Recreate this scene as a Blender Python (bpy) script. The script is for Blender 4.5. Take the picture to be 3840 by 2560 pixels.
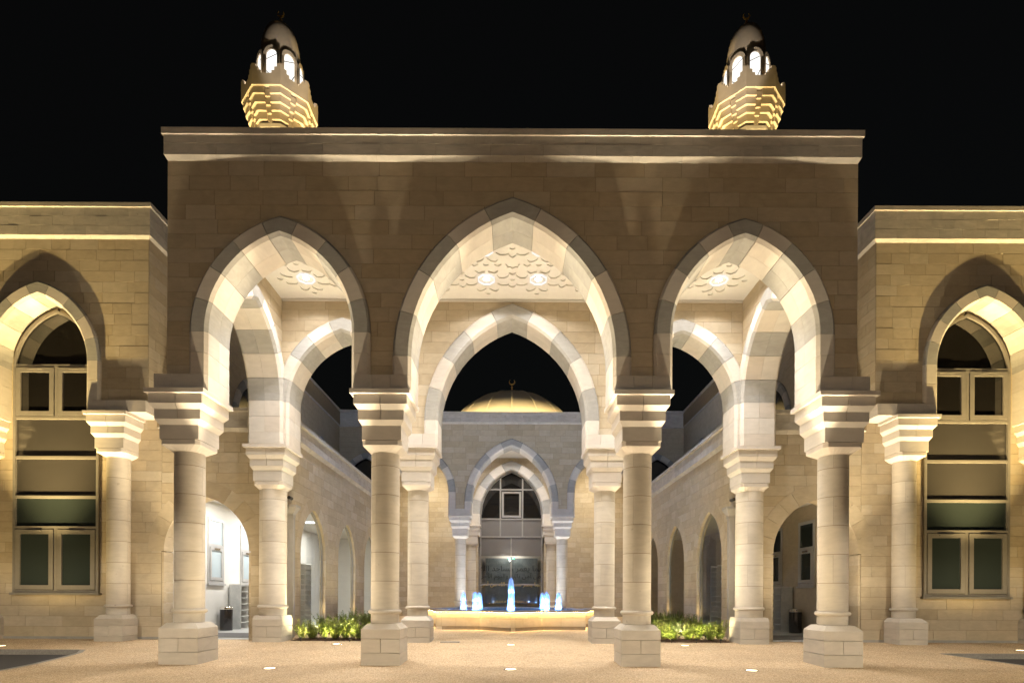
import bpy, math, random
from mathutils import Vector, Matrix
from mathutils.geometry import delaunay_2d_cdt

rnd = random.Random(7)
scene = bpy.context.scene
COL = scene.collection
for o in list(bpy.data.objects):
    bpy.data.objects.remove(o)

# ------------------------------------------------------------------ camera
CAM_Z = 1.467
cam_d = bpy.data.cameras.new("camera")
cam_d.sensor_fit = 'HORIZONTAL'
cam_d.sensor_width = 36.0
cam_d.lens = 36.0 * 2090 / 3840
cam_d.shift_x = 0.001
cam_d.shift_y = (2231 - 1280) / 3840
cam_d.clip_start = 0.1
cam_d.clip_end = 800
cam = bpy.data.objects.new("camera", cam_d)
COL.objects.link(cam)
cam.matrix_world = (Matrix.Translation((0, 0, CAM_Z)) @ Matrix.Rotation(math.pi / 2, 4, 'X')
                    @ Matrix.Rotation(0.0045, 4, 'Z'))
scene.camera = cam

# ------------------------------------------------------------------ sky (night)
world = bpy.data.worlds.new("World")
scene.world = world
world.use_nodes = True
wn = world.node_tree
wn.nodes.clear()
sky = wn.nodes.new('ShaderNodeTexSky')
sky.sky_type = 'NISHITA'
sky.sun_disc = False
sky.sun_elevation = math.radians(2.0)
sky.sun_rotation = math.radians(200)
sky.air_density = 1.0
sky.dust_density = 2.0
bg = wn.nodes.new('ShaderNodeBackground')
bg.inputs['Strength'].default_value = 0.0013
bg2 = wn.nodes.new('ShaderNodeBackground')
bg2.inputs['Color'].default_value = (1.0, 0.95, 0.9, 1)
bg2.inputs['Strength'].default_value = 0.0016
addn = wn.nodes.new('ShaderNodeAddShader')
wo = wn.nodes.new('ShaderNodeOutputWorld')
wn.links.new(sky.outputs[0], bg.inputs['Color'])
wn.links.new(bg.outputs[0], addn.inputs[0])
wn.links.new(bg2.outputs[0], addn.inputs[1])
wn.links.new(addn.outputs[0], wo.inputs['Surface'])

vs = scene.view_settings
vs.view_transform = 'Standard'
vs.look = 'None'
vs.exposure = 0.13
vs.gamma = 1.0
vs.use_curve_mapping = False
cy = scene.cycles
cy.use_denoising = True
try:
    cy.denoiser = 'OPENIMAGEDENOISE'
    cy.denoising_input_passes = 'RGB_ALBEDO_NORMAL'
except Exception:
    pass
cy.use_adaptive_sampling = True
cy.adaptive_threshold = 0.02
cy.max_bounces = 6
cy.diffuse_bounces = 4
cy.glossy_bounces = 3
cy.transmission_bounces = 4
cy.transparent_max_bounces = 8
cy.sample_clamp_indirect = 4.0
cy.caustics_reflective = False
cy.caustics_refractive = False
cy.blur_glossy = 1.0

# light powers (tuned against the photograph)
WARM = (1.0, 0.82, 0.55)
GOLD = (1.0, 0.73, 0.31)
NEUT = (1.0, 0.95, 0.91)
COOL = (0.60, 0.72, 1.0)
P_FRONT_UP = 620
P_FRONT_CORE = 900
P_FRONT_SIDE = 5000
P_ROW_UP = 440
P_ROW_CORE = 200
P_WING_UP = 480
P_WING_CORE = 14500
P_CEIL = 500
P_STREET = 900
P_FORE = 8400


# ------------------------------------------------------------------ materials
def new_mat(name):
    m = bpy.data.materials.new(name)
    m.use_nodes = True
    nt = m.node_tree
    for n in list(nt.nodes):
        if n.type != 'OUTPUT_MATERIAL':
            nt.nodes.remove(n)
    out = [n for n in nt.nodes if n.type == 'OUTPUT_MATERIAL'][0]
    return m, nt, out


def N(nt, t, **kw):
    n = nt.nodes.new(t)
    for k, v in kw.items():
        setattr(n, k, v)
    return n


def stone(name, cols, rough=0.82, vein=0.10, nscale=3.0, bump=0.15, stain=0.0):
    """limestone: tone differs from block to block, soft veining and fine pitting"""
    m, nt, out = new_mat(name)
    L = nt.links.new
    p = N(nt, 'ShaderNodeBsdfPrincipled')
    p.inputs['Roughness'].default_value = rough
    p.inputs['Specular IOR Level'].default_value = 0.25
    oi = N(nt, 'ShaderNodeObjectInfo')
    ramp = N(nt, 'ShaderNodeValToRGB')
    cr = ramp.color_ramp
    cr.interpolation = 'LINEAR'
    n = len(cols)
    while len(cr.elements) < n:
        cr.elements.new(0.5)
    for i, c in enumerate(cols):
        cr.elements[i].position = i / max(1, n - 1)
        cr.elements[i].color = (*c, 1)
    L(oi.outputs['Random'], ramp.inputs[0])
    tc = N(nt, 'ShaderNodeTexCoord')
    off = N(nt, 'ShaderNodeVectorMath', operation='MULTIPLY_ADD')
    L(oi.outputs['Random'], off.inputs[0])
    off.inputs[1].default_value = (37.0, 53.0, 71.0)
    L(tc.outputs['Object'], off.inputs[2])
    # cloudy tone
    n1 = N(nt, 'ShaderNodeTexNoise')
    n1.inputs['Scale'].default_value = nscale
    n1.inputs['Detail'].default_value = 5
    n1.inputs['Distortion'].default_value = 0.8
    L(off.outputs[0], n1.inputs['Vector'])
    # diagonal bedding veins
    mp = N(nt, 'ShaderNodeMapping')
    mp.inputs['Rotation'].default_value = (0.3, 0.5, 0.2)
    mp.inputs['Scale'].default_value = (0.8, 0.8, 3.2)
    L(off.outputs[0], mp.inputs[0])
    n2 = N(nt, 'ShaderNodeTexNoise')
    n2.inputs['Scale'].default_value = nscale * 0.7
    n2.inputs['Detail'].default_value = 8
    n2.inputs['Roughness'].default_value = 0.62
    n2.inputs['Distortion'].default_value = 2.2
    L(mp.outputs[0], n2.inputs['Vector'])
    ad = N(nt, 'ShaderNodeMath', operation='ADD')
    L(n1.outputs[0], ad.inputs[0])
    L(n2.outputs[0], ad.inputs[1])
    mr = N(nt, 'ShaderNodeMapRange')
    mr.inputs['From Min'].default_value = 0.7
    mr.inputs['From Max'].default_value = 1.3
    mr.inputs['To Min'].default_value = 1.0 - vein * 1.4
    mr.inputs['To Max'].default_value = 1.0 + vein
    L(ad.outputs[0], mr.inputs[0])
    mul = N(nt, 'ShaderNodeVectorMath', operation='SCALE')
    L(ramp.outputs[0], mul.inputs[0])
    L(mr.outputs[0], mul.inputs['Scale'])
    last = mul.outputs[0]
    if stain > 0:
        n4 = N(nt, 'ShaderNodeTexNoise')
        n4.inputs['Scale'].default_value = 9
        n4.inputs['Detail'].default_value = 3
        L(off.outputs[0], n4.inputs['Vector'])
        m4 = N(nt, 'ShaderNodeMapRange')
        m4.inputs['From Min'].default_value = 0.70
        m4.inputs['From Max'].default_value = 0.76
        m4.inputs['To Min'].default_value = 0.0
        m4.inputs['To Max'].default_value = stain
        L(n4.outputs[0], m4.inputs[0])
        mx = N(nt, 'ShaderNodeMixRGB')
        mx.inputs[2].default_value = (0.12, 0.085, 0.05, 1)
        L(m4.outputs[0], mx.inputs[0])
        L(last, mx.inputs[1])
        last = mx.outputs[0]
    L(last, p.inputs['Base Color'])
    n3 = N(nt, 'ShaderNodeTexNoise')
    n3.inputs['Scale'].default_value = 60
    n3.inputs['Detail'].default_value = 4
    L(off.outputs[0], n3.inputs['Vector'])
    b = N(nt, 'ShaderNodeBump')
    b.inputs['Strength'].default_value = bump
    b.inputs['Distance'].default_value = 0.004
    L(n3.outputs[0], b.inputs['Height'])
    L(b.outputs[0], p.inputs['Normal'])
    L(p.outputs[0], out.inputs[0])
    return m


def plain(name, col, rough=0.6, metal=0.0, spec=0.5, noise=0.0, nscale=8.0, coat=0.0):
    m, nt, out = new_mat(name)
    L = nt.links.new
    p = N(nt, 'ShaderNodeBsdfPrincipled')
    p.inputs['Roughness'].default_value = rough
    p.inputs['Metallic'].default_value = metal
    p.inputs['Specular IOR Level'].default_value = spec
    p.inputs['Coat Weight'].default_value = coat
    p.inputs['Base Color'].default_value = (*col, 1)
    if noise > 0:
        tc = N(nt, 'ShaderNodeTexCoord')
        n1 = N(nt, 'ShaderNodeTexNoise')
        n1.inputs['Scale'].default_value = nscale
        n1.inputs['Detail'].default_value = 6
        L(tc.outputs['Object'], n1.inputs['Vector'])
        mr = N(nt, 'ShaderNodeMapRange')
        mr.inputs['From Min'].default_value = 0.3
        mr.inputs['From Max'].default_value = 0.7
        mr.inputs['To Min'].default_value = 1 - noise
        mr.inputs['To Max'].default_value = 1 + noise
        L(n1.outputs[0], mr.inputs[0])
        sc = N(nt, 'ShaderNodeVectorMath', operation='SCALE')
        sc.inputs[0].default_value = col
        L(mr.outputs[0], sc.inputs['Scale'])
        L(sc.outputs[0], p.inputs['Base Color'])
        mr2 = N(nt, 'ShaderNodeMapRange')
        mr2.inputs['To Min'].default_value = rough * 0.8
        mr2.inputs['To Max'].default_value = min(1, rough * 1.2)
        L(n1.outputs[0], mr2.inputs[0])
        L(mr2.outputs[0], p.inputs['Roughness'])
    L(p.outputs[0], out.inputs[0])
    return m


def emit(name, col, strength):
    m, nt, out = new_mat(name)
    e = N(nt, 'ShaderNodeEmission')
    e.inputs[0].default_value = (*col, 1)
    e.inputs[1].default_value = strength
    nt.links.new(e.outputs[0], out.inputs[0])
    return m


def glass_clear(name, tint=(0.9, 0.93, 0.92), refl=0.5):
    m, nt, out = new_mat(name)
    L = nt.links.new
    lw = N(nt, 'ShaderNodeLayerWeight')
    lw.inputs[0].default_value = 0.5
    pw = N(nt, 'ShaderNodeMath', operation='POWER')
    pw.inputs[1].default_value = 4.0
    nt.links.new(lw.outputs['Facing'], pw.inputs[0])
    fr = N(nt, 'ShaderNodeMath', operation='MULTIPLY_ADD')
    fr.inputs[1].default_value = 0.9
    fr.inputs[2].default_value = 0.05
    nt.links.new(pw.outputs[0], fr.inputs[0])
    tr = N(nt, 'ShaderNodeBsdfTransparent')
    tr.inputs[0].default_value = (*tint, 1)
    gl = N(nt, 'ShaderNodeBsdfGlossy')
    gl.inputs['Roughness'].default_value = 0.01
    mu = N(nt, 'ShaderNodeMath', operation='MULTIPLY')
    mu.inputs[1].default_value = 1.6 * refl
    mu.use_clamp = True
    L(fr.outputs[0], mu.inputs[0])
    mx = N(nt, 'ShaderNodeMixShader')
    L(mu.outputs[0], mx.inputs[0])
    L(tr.outputs[0], mx.inputs[1])
    L(gl.outputs[0], mx.inputs[2])
    L(mx.outputs[0], out.inputs[0])
    return m


def gravel(name):
    m, nt, out = new_mat(name)
    L = nt.links.new
    p = N(nt, 'ShaderNodeBsdfPrincipled')
    p.inputs['Roughness'].default_value = 0.75
    p.inputs['Specular IOR Level'].default_value = 0.3
    tc = N(nt, 'ShaderNodeTexCoord')
    vo = N(nt, 'ShaderNodeTexVoronoi')
    vo.inputs['Scale'].default_value = 75
    L(tc.outputs['Object'], vo.inputs['Vector'])
    ramp = N(nt, 'ShaderNodeValToRGB')
    cols = [(0.0, (0.26, 0.17, 0.09)), (0.3, (0.47, 0.33, 0.19)), (0.65, (0.59, 0.44, 0.27)), (1.0, (0.70, 0.57, 0.41))]
    while len(ramp.color_ramp.elements) < 4:
        ramp.color_ramp.elements.new(0.5)
    for e, (q, c) in zip(ramp.color_ramp.elements, cols):
        e.position = q
        e.color = (*c, 1)
    se = N(nt, 'ShaderNodeSeparateColor')
    L(vo.outputs['Color'], se.inputs[0])
    L(se.outputs[0], ramp.inputs[0])
    n1 = N(nt, 'ShaderNodeTexNoise')
    n1.inputs['Scale'].default_value = 0.9
    n1.inputs['Detail'].default_value = 8
    n1.inputs['Roughness'].default_value = 0.65
    L(tc.outputs['Object'], n1.inputs['Vector'])
    mr = N(nt, 'ShaderNodeMapRange')
    mr.inputs['From Min'].default_value = 0.3
    mr.inputs['From Max'].default_value = 0.7
    mr.inputs['To Min'].default_value = 0.86
    mr.inputs['To Max'].default_value = 1.10
    L(n1.outputs[0], mr.inputs[0])
    n5 = N(nt, 'ShaderNodeTexNoise')
    n5.inputs['Scale'].default_value = 22
    n5.inputs['Detail'].default_value = 4
    L(tc.outputs['Object'], n5.inputs['Vector'])
    mr5 = N(nt, 'ShaderNodeMapRange')
    mr5.inputs['From Min'].default_value = 0.3
    mr5.inputs['From Max'].default_value = 0.7
    mr5.inputs['To Min'].default_value = 0.84
    mr5.inputs['To Max'].default_value = 1.12
    L(n5.outputs[0], mr5.inputs[0])
    mm = N(nt, 'ShaderNodeMath', operation='MULTIPLY')
    L(mr.outputs[0], mm.inputs[0])
    L(mr5.outputs[0], mm.inputs[1])
    sc = N(nt, 'ShaderNodeVectorMath', operation='SCALE')
    L(ramp.outputs[0], sc.inputs[0])
    L(mm.outputs[0], sc.inputs['Scale'])
    L(sc.outputs[0], p.inputs['Base Color'])
    b = N(nt, 'ShaderNodeBump')
    b.inputs['Strength'].default_value = 0.5
    b.inputs['Distance'].default_value = 0.006
    L(vo.outputs['Distance'], b.inputs['Height'])
    L(b.outputs[0], p.inputs['Normal'])
    L(p.outputs[0], out.inputs[0])
    return m


def speckle(name, c1, c2, scale, rough):
    m, nt, out = new_mat(name)
    L = nt.links.new
    p = N(nt, 'ShaderNodeBsdfPrincipled')
    p.inputs['Roughness'].default_value = rough
    tc = N(nt, 'ShaderNodeTexCoord')
    n1 = N(nt, 'ShaderNodeTexNoise')
    n1.inputs['Scale'].default_value = scale
    n1.inputs['Detail'].default_value = 10
    n1.inputs['Roughness'].default_value = 0.75
    L(tc.outputs['Object'], n1.inputs['Vector'])
    ramp = N(nt, 'ShaderNodeValToRGB')
    ramp.color_ramp.elements[0].position = 0.35
    ramp.color_ramp.elements[0].color = (*c1, 1)
    ramp.color_ramp.elements[1].position = 0.65
    ramp.color_ramp.elements[1].color = (*c2, 1)
    L(n1.outputs[0], ramp.inputs[0])
    L(ramp.outputs[0], p.inputs['Base Color'])
    b = N(nt, 'ShaderNodeBump')
    b.inputs['Strength'].default_value = 0.3
    b.inputs['Distance'].default_value = 0.004
    L(n1.outputs[0], b.inputs['Height'])
    L(b.outputs[0], p.inputs['Normal'])
    L(p.outputs[0], out.inputs[0])
    return m


def water_jet_mat(name):
    m, nt, out = new_mat(name)
    L = nt.links.new
    tc = N(nt, 'ShaderNodeTexCoord')
    mp = N(nt, 'ShaderNodeMapping')
    mp.inputs['Scale'].default_value = (26, 26, 2.0)
    L(tc.outputs['Object'], mp.inputs[0])
    n1 = N(nt, 'ShaderNodeTexNoise')
    n1.inputs['Scale'].default_value = 1.0
    n1.inputs['Detail'].default_value = 4
    L(mp.outputs[0], n1.inputs['Vector'])
    tl = N(nt, 'ShaderNodeBsdfTranslucent')
    tl.inputs[0].default_value = (0.75, 0.85, 0.95, 1)
    df = N(nt, 'ShaderNodeBsdfDiffuse')
    df.inputs[0].default_value = (0.7, 0.8, 0.9, 1)
    tr = N(nt, 'ShaderNodeBsdfTransparent')
    m1 = N(nt, 'ShaderNodeMixShader')
    m1.inputs[0].default_value = 0.3
    L(tl.outputs[0], m1.inputs[1])
    L(df.outputs[0], m1.inputs[2])
    mr = N(nt, 'ShaderNodeMapRange')
    mr.inputs['From Min'].default_value = 0.35
    mr.inputs['From Max'].default_value = 0.68
    mr.inputs['To Min'].default_value = 0.12
    mr.inputs['To Max'].default_value = 0.80
    L(n1.outputs[0], mr.inputs[0])
    m2 = N(nt, 'ShaderNodeMixShader')
    L(mr.outputs[0], m2.inputs[0])
    L(tr.outputs[0], m2.inputs[1])
    L(m1.outputs[0], m2.inputs[2])
    L(m2.outputs[0], out.inputs[0])
    return m


def water_mat(name):
    m, nt, out = new_mat(name)
    L = nt.links.new
    p = N(nt, 'ShaderNodeBsdfPrincipled')
    p.inputs['Base Color'].default_value = (0.03, 0.22, 0.5, 1)
    p.inputs['Roughness'].default_value = 0.06
    tc = N(nt, 'ShaderNodeTexCoord')
    n1 = N(nt, 'ShaderNodeTexNoise')
    n1.inputs['Scale'].default_value = 9
    n1.inputs['Detail'].default_value = 4
    L(tc.outputs['Object'], n1.inputs['Vector'])
    b = N(nt, 'ShaderNodeBump')
    b.inputs['Strength'].default_value = 0.6
    b.inputs['Distance'].default_value = 0.02
    L(n1.outputs[0], b.inputs['Height'])
    L(b.outputs[0], p.inputs['Normal'])
    L(p.outputs[0], out.inputs[0])
    return m


def leaf_mat(name):
    m, nt, out = new_mat(name)
    L = nt.links.new
    geo = N(nt, 'ShaderNodeNewGeometry')
    oi = N(nt, 'ShaderNodeObjectInfo')
    ramp = N(nt, 'ShaderNodeValToRGB')
    ramp.color_ramp.elements[0].color = (0.085, 0.13, 0.025, 1)
    ramp.color_ramp.elements[1].color = (0.23, 0.28, 0.05, 1)
    L(geo.outputs['Random Per Island'], ramp.inputs[0])
    p = N(nt, 'ShaderNodeBsdfPrincipled')
    p.inputs['Roughness'].default_value = 0.45
    L(ramp.outputs[0], p.inputs['Base Color'])
    tl = N(nt, 'ShaderNodeBsdfTranslucent')
    tl.inputs[0].default_value = (0.24, 0.30, 0.03, 1)
    mx = N(nt, 'ShaderNodeMixShader')
    mx.inputs[0].default_value = 0.3
    L(p.outputs[0], mx.inputs[1])
    L(tl.outputs[0], mx.inputs[2])
    L(mx.outputs[0], out.inputs[0])
    return m


M = {
    'buff': stone("buff_limestone", [(0.42, 0.345, 0.235), (0.47, 0.395, 0.28), (0.45, 0.37, 0.25), (0.50, 0.43, 0.32), (0.48, 0.395, 0.27), (0.52, 0.45, 0.335)], vein=0.08),
    'cream': stone("cream_limestone", [(0.54, 0.49, 0.43), (0.59, 0.55, 0.49), (0.56, 0.50, 0.43)], vein=0.07, nscale=2.0),
    'grey': stone("grey_limestone", [(0.31, 0.305, 0.285), (0.355, 0.345, 0.32), (0.335, 0.325, 0.295)], vein=0.10, nscale=2.5),
    'pale': stone("pale_limestone", [(0.51, 0.455, 0.37), (0.56, 0.51, 0.43), (0.54, 0.48, 0.39)], vein=0.09, nscale=1.8, stain=0.25),
    'cope': stone("coping_limestone", [(0.42, 0.39, 0.34), (0.48, 0.44, 0.38), (0.45, 0.41, 0.35)], vein=0.14, nscale=2.2, stain=0.35),
    'mortar': plain("mortar_joint", (0.24, 0.187, 0.115), 0.9, noise=0.1),
    'plaster': plain("white_plaster", (0.60, 0.575, 0.53), 0.85, noise=0.03),
    'render': plain("white_wall_paint", (0.76, 0.75, 0.71), 0.8, noise=0.03, nscale=2),
    'roof': plain("roof_membrane", (0.10, 0.095, 0.09), 0.9, noise=0.2),
    'gravel': gravel("resin_bound_gravel"),
    'asphalt': speckle("asphalt", (0.018, 0.017, 0.018), (0.045, 0.042, 0.042), 120, 0.85),
    'kerb': speckle("concrete_kerb", (0.20, 0.18, 0.155), (0.30, 0.275, 0.24), 30, 0.85),
    'granite': speckle("granite_coping", (0.16, 0.13, 0.11), (0.36, 0.31, 0.27), 14, 0.35),
    'frame': plain("window_frame_paint", (0.27, 0.25, 0.22), 0.35, metal=0.3, noise=0.05),
    'frame_lt': plain("corridor_frame_paint", (0.50, 0.50, 0.50), 0.4, metal=0.2, noise=0.05),
    'frame_dk': plain("frame_gasket", (0.03, 0.028, 0.025), 0.6),
    'pane_green': plain("frosted_green_pane", (0.028, 0.037, 0.035), 0.12, spec=0.5, noise=0.06, nscale=1.2),
    'pane_brown': plain("brown_blind_pane", (0.050, 0.046, 0.042), 0.08, spec=0.5, noise=0.05, nscale=1.2),
    'pane_grey': plain("grey_door_pane", (0.15, 0.138, 0.125), 0.10, noise=0.05, nscale=1.2),
    'pane_dark': plain("dark_window_pane", (0.010, 0.009, 0.008), 0.03, spec=0.7),
    'pane_band': plain("dark_blind_hem", (0.045, 0.035, 0.028), 0.15),
    'pane_blue': plain("frosted_corridor_pane", (0.50, 0.60, 0.66), 0.25, noise=0.04, nscale=2),
    'glass': glass_clear("clear_glass"),
    'steel': plain("brushed_steel", (0.55, 0.54, 0.52), 0.25, metal=1.0),
    'chrome': plain("polished_chrome", (0.75, 0.73, 0.70), 0.1, metal=1.0),
    'binblk': plain("black_lacquer_steel", (0.035, 0.032, 0.034), 0.18, metal=0.6, coat=0.5),
    'black': plain("black_plastic", (0.02, 0.02, 0.02), 0.4),
    'mat': speckle("doormat_fibre", (0.09, 0.09, 0.095), (0.16, 0.16, 0.165), 90, 0.95),
    'marble': speckle("grey_marble", (0.46, 0.48, 0.48), (0.62, 0.63, 0.62), 5, 0.3),
    'shelf': plain("white_shelf_laminate", (0.72, 0.71, 0.68), 0.4),
    'shelfback': plain("olive_shelf_back", (0.30, 0.29, 0.23), 0.5, noise=0.08),
    'pipe': plain("grey_downpipe_paint", (0.34, 0.32, 0.29), 0.4, metal=0.2, noise=0.04),
    'gold': plain("gilded_brass", (0.85, 0.52, 0.13), 0.35, metal=0.2),
    'dome': plain("gilt_dome_paint", (0.62, 0.52, 0.33), 0.45, metal=0.0, noise=0.07, nscale=1.1),
    'mindome': plain("minaret_render", (0.42, 0.35, 0.26), 0.7, noise=0.06, nscale=2.5),
    'leaf': leaf_mat("shrub_leaves"),
    'twig': plain("shrub_twig", (0.08, 0.05, 0.03), 0.8),
    'mulch': speckle("bark_mulch", (0.035, 0.018, 0.010), (0.13, 0.075, 0.045), 40, 0.95),
    'bark': plain("bark_chip", (0.11, 0.062, 0.035), 0.9, noise=0.4, nscale=20),
    'jet': water_jet_mat("foaming_water"),
    'water': water_mat("pool_water"),
    'lens': emit("uplight_lens", (1.0, 0.84, 0.55), 5.0),
    'lamp': emit("ceiling_lamp_lens", (1.0, 0.97, 0.92), 40.0),
    'trim': plain("lamp_trim_white", (0.80, 0.80, 0.80), 0.4),
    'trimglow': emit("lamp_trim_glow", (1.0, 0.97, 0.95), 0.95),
    'led': emit("warm_led_strip", (1.0, 0.66, 0.26), 95.0),
    'lantern': emit("lantern_glazing", (1.0, 0.98, 0.92), 1.25),
    'panel': emit("corridor_light_panel", (0.93, 0.97, 1.0), 5.0),
    'exit': emit("exit_sign_green", (0.10, 0.85, 0.50), 1.6),
    'exitw': emit("exit_sign_white", (0.75, 1.0, 0.9), 2.0),
    'street': emit("street_lamp_led", (0.80, 0.92, 1.0), 30.0),
    'pole': plain("galvanised_pole", (0.35, 0.36, 0.37), 0.4, metal=0.8),
    'board': speckle("dark_slate_board", (0.05, 0.06, 0.06), (0.11, 0.12, 0.115), 2.2, 0.3),
    'ink': plain("black_lettering", (0.006, 0.006, 0.006), 0.4),
    'goldink': plain("gold_lettering", (0.75, 0.55, 0.18), 0.3, metal=0.8),
    'interior': plain("dim_interior_paint", (0.30, 0.27, 0.22), 0.9, noise=0.05),
}


# ------------------------------------------------------------------ object helpers
def link(o, parent=None):
    COL.objects.link(o)
    if parent is not None:
        o.parent = parent
        mw = parent.get('_loc')
        if mw is not None:
            o.matrix_parent_inverse = Matrix.Translation(-Vector(mw))
    return o


def tag(o, label=None, cat=None, group=None, kind=None):
    if label:
        o['label'] = label
    if cat:
        o['category'] = cat
    if group:
        o['group'] = group
    if kind:
        o['kind'] = kind
    return o


def mk(name, V, F, mat, parent=None, smooth=False, mats=None, mi=None):
    me = bpy.data.meshes.new(name)
    me.from_pydata([tuple(v) for v in V], [], F)
    if mats:
        for m_ in mats:
            me.materials.append(M[m_])
        if mi:
            me.polygons.foreach_set('material_index', mi)
    else:
        me.materials.append(M[mat])
    if smooth:
        me.polygons.foreach_set('use_smooth', [True] * len(me.polygons))
    me.update()
    o = bpy.data.objects.new(name, me)
    return link(o, parent)


def empty(name, loc=(0, 0, 0), parent=None, world_children=True):
    """world_children: parts under it are given in world coordinates"""
    o = bpy.data.objects.new(name, None)
    o.empty_display_size = 0.2
    link(o, parent)
    if parent is None:
        o.location = loc
        if world_children and tuple(loc) != (0, 0, 0):
            o['_loc'] = list(loc)
    return o


def copy_tree(o, parent=None):
    c = o.copy()
    COL.objects.link(c)
    c.parent = parent
    for ch in list(o.children):
        copy_tree(ch, c)
    return c


class MB:
    """collects faces into one mesh"""
    def __init__(s):
        s.V, s.F, s.mi = [], [], []
        s.cur = 0

    def add(s, V, F):
        n = len(s.V)
        s.V += [tuple(v) for v in V]
        s.F += [tuple(i + n for i in f) for f in F]
        s.mi += [s.cur] * len(F)
        return s

    def box(s, x0, x1, y0, y1, z0, z1):
        if x0 > x1:
            x0, x1 = x1, x0
        if y0 > y1:
            y0, y1 = y1, y0
        V = [(x0, y0, z0), (x1, y0, z0), (x1, y1, z0), (x0, y1, z0), (x0, y0, z1), (x1, y0, z1), (x1, y1, z1), (x0, y1, z1)]
        return s.add(V, [(0, 3, 2, 1), (4, 5, 6, 7), (0, 1, 5, 4), (1, 2, 6, 5), (2, 3, 7, 6), (3, 0, 4, 7)])

    def prism(s, poly, z0, z1):
        n = len(poly)
        V = [(p[0], p[1], z0) for p in poly] + [(p[0], p[1], z1) for p in poly]
        F = [tuple(range(n - 1, -1, -1)), tuple(range(n, 2 * n))]
        F += [(i, (i + 1) % n, n + (i + 1) % n, n + i) for i in range(n)]
        return s.add(V, F)

    def loft(s, rings, cap0=True, cap1=True):
        n = len(rings[0])
        V = [p for r in rings for p in r]
        F = []
        for k in range(len(rings) - 1):
            for i in range(n):
                j = (i + 1) % n
                F.append((k * n + i, k * n + j, (k + 1) * n + j, (k + 1) * n + i))
        if cap0:
            F.append(tuple(range(n - 1, -1, -1)))
        if cap1:
            F.append(tuple((len(rings) - 1) * n + i for i in range(n)))
        return s.add(V, F)

    def lathe(s, prof, n=24, cx=0, cy=0, cap0=False, cap1=False):
        rings = [[(cx + r * math.cos(2 * math.pi * i / n), cy + r * math.sin(2 * math.pi * i / n), z) for i in range(n)] for r, z in prof]
        return s.loft(rings, cap0, cap1)

    def build(s, name, mat, parent=None, smooth=False, mats=None):
        return mk(name, s.V, s.F, mat, parent, smooth, mats, s.mi if mats else None)


def box(name, x0, x1, y0, y1, z0, z1, mat, parent=None):
    return MB().box(x0, x1, y0, y1, z0, z1).build(name, mat, parent)


def rect_loft(name, x0, x1, y0, y1, lv, mat, parent):
    """lv = [(z, expand)] stacked rectangles growing outwards"""
    rings = [[(x0 - e, y0 - e, z), (x1 + e, y0 - e, z), (x1 + e, y1 + e, z), (x0 - e, y1 + e, z)] for z, e in lv]
    return MB().loft(rings).build(name, mat, parent)


def light(name, typ, loc, power, col, parent=None, target=None, size=0.06, angle=120, blend=0.6):
    d = bpy.data.lights.new(name, typ)
    d.energy = power
    d.color = col
    if typ == 'AREA':
        d.shape = 'DISK'
        d.size = size
    else:
        d.shadow_soft_size = size
    if typ == 'SPOT':
        d.spot_size = math.radians(angle)
        d.spot_blend = blend
    o = bpy.data.objects.new(name, d)
    link(o, parent)
    o.location = loc
    if target is not None:
        o.rotation_euler = (Vector(target) - Vector(loc)).to_track_quat('-Z', 'Y').to_euler()
    return o


def gz(y):
    """ground level: the paving climbs gently into the courtyard"""
    return 0.0 if y < 11 else (0.2 * (y - 11) / 7.5 if y < 18.5 else 0.2)


# ------------------------------------------------------------------ masonry
class Frame:
    """a wall plane: u along the wall, v up, w outwards"""
    def __init__(s, O, U, Nn):
        s.O, s.U, s.N = Vector(O), Vector(U), Vector(Nn)

    def __call__(s, u, v, w):
        p = s.O + s.U * u + s.N * w
        return (p.x, p.y, p.z + v)


def pointed(a, R, zs):
    """half opening width at height v of a two-centred arch"""
    H = math.sqrt(R * R - (R - a) ** 2)

    def w(v):
        if v <= zs:
            return a
        if v >= zs + H:
            return 0.0
        return max(0.0, math.sqrt(max(0, R * R - (v - zs) ** 2)) - (R - a))
    return w, zs + H


def clip_x(poly, xa, xb):
    def half(P, x, keep_less):
        out = []
        for i in range(len(P)):
            a, b = P[i], P[(i + 1) % len(P)]
            ia = a[0] <= x if keep_less else a[0] >= x
            ib = b[0] <= x if keep_less else b[0] >= x
            if ia:
                out.append(a)
            if ia != ib:
                t = (x - a[0]) / (b[0] - a[0])
                out.append((x, a[1] + t * (b[1] - a[1])))
        return out
    P = half(poly, xb, True)
    return half(P, xa, False) if P else P


def area(P):
    return 0.5 * abs(sum(P[i][0] * P[(i + 1) % len(P)][1] - P[(i + 1) % len(P)][0] * P[i][1] for i in range(len(P))))


def dedupe(P):
    out = []
    for p in P:
        if not out or abs(p[0] - out[-1][0]) + abs(p[1] - out[-1][1]) > 1e-4:
            out.append(p)
    while len(out) > 1 and abs(out[0][0] - out[-1][0]) + abs(out[0][1] - out[-1][1]) < 1e-4:
        out.pop()
    return out


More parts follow.
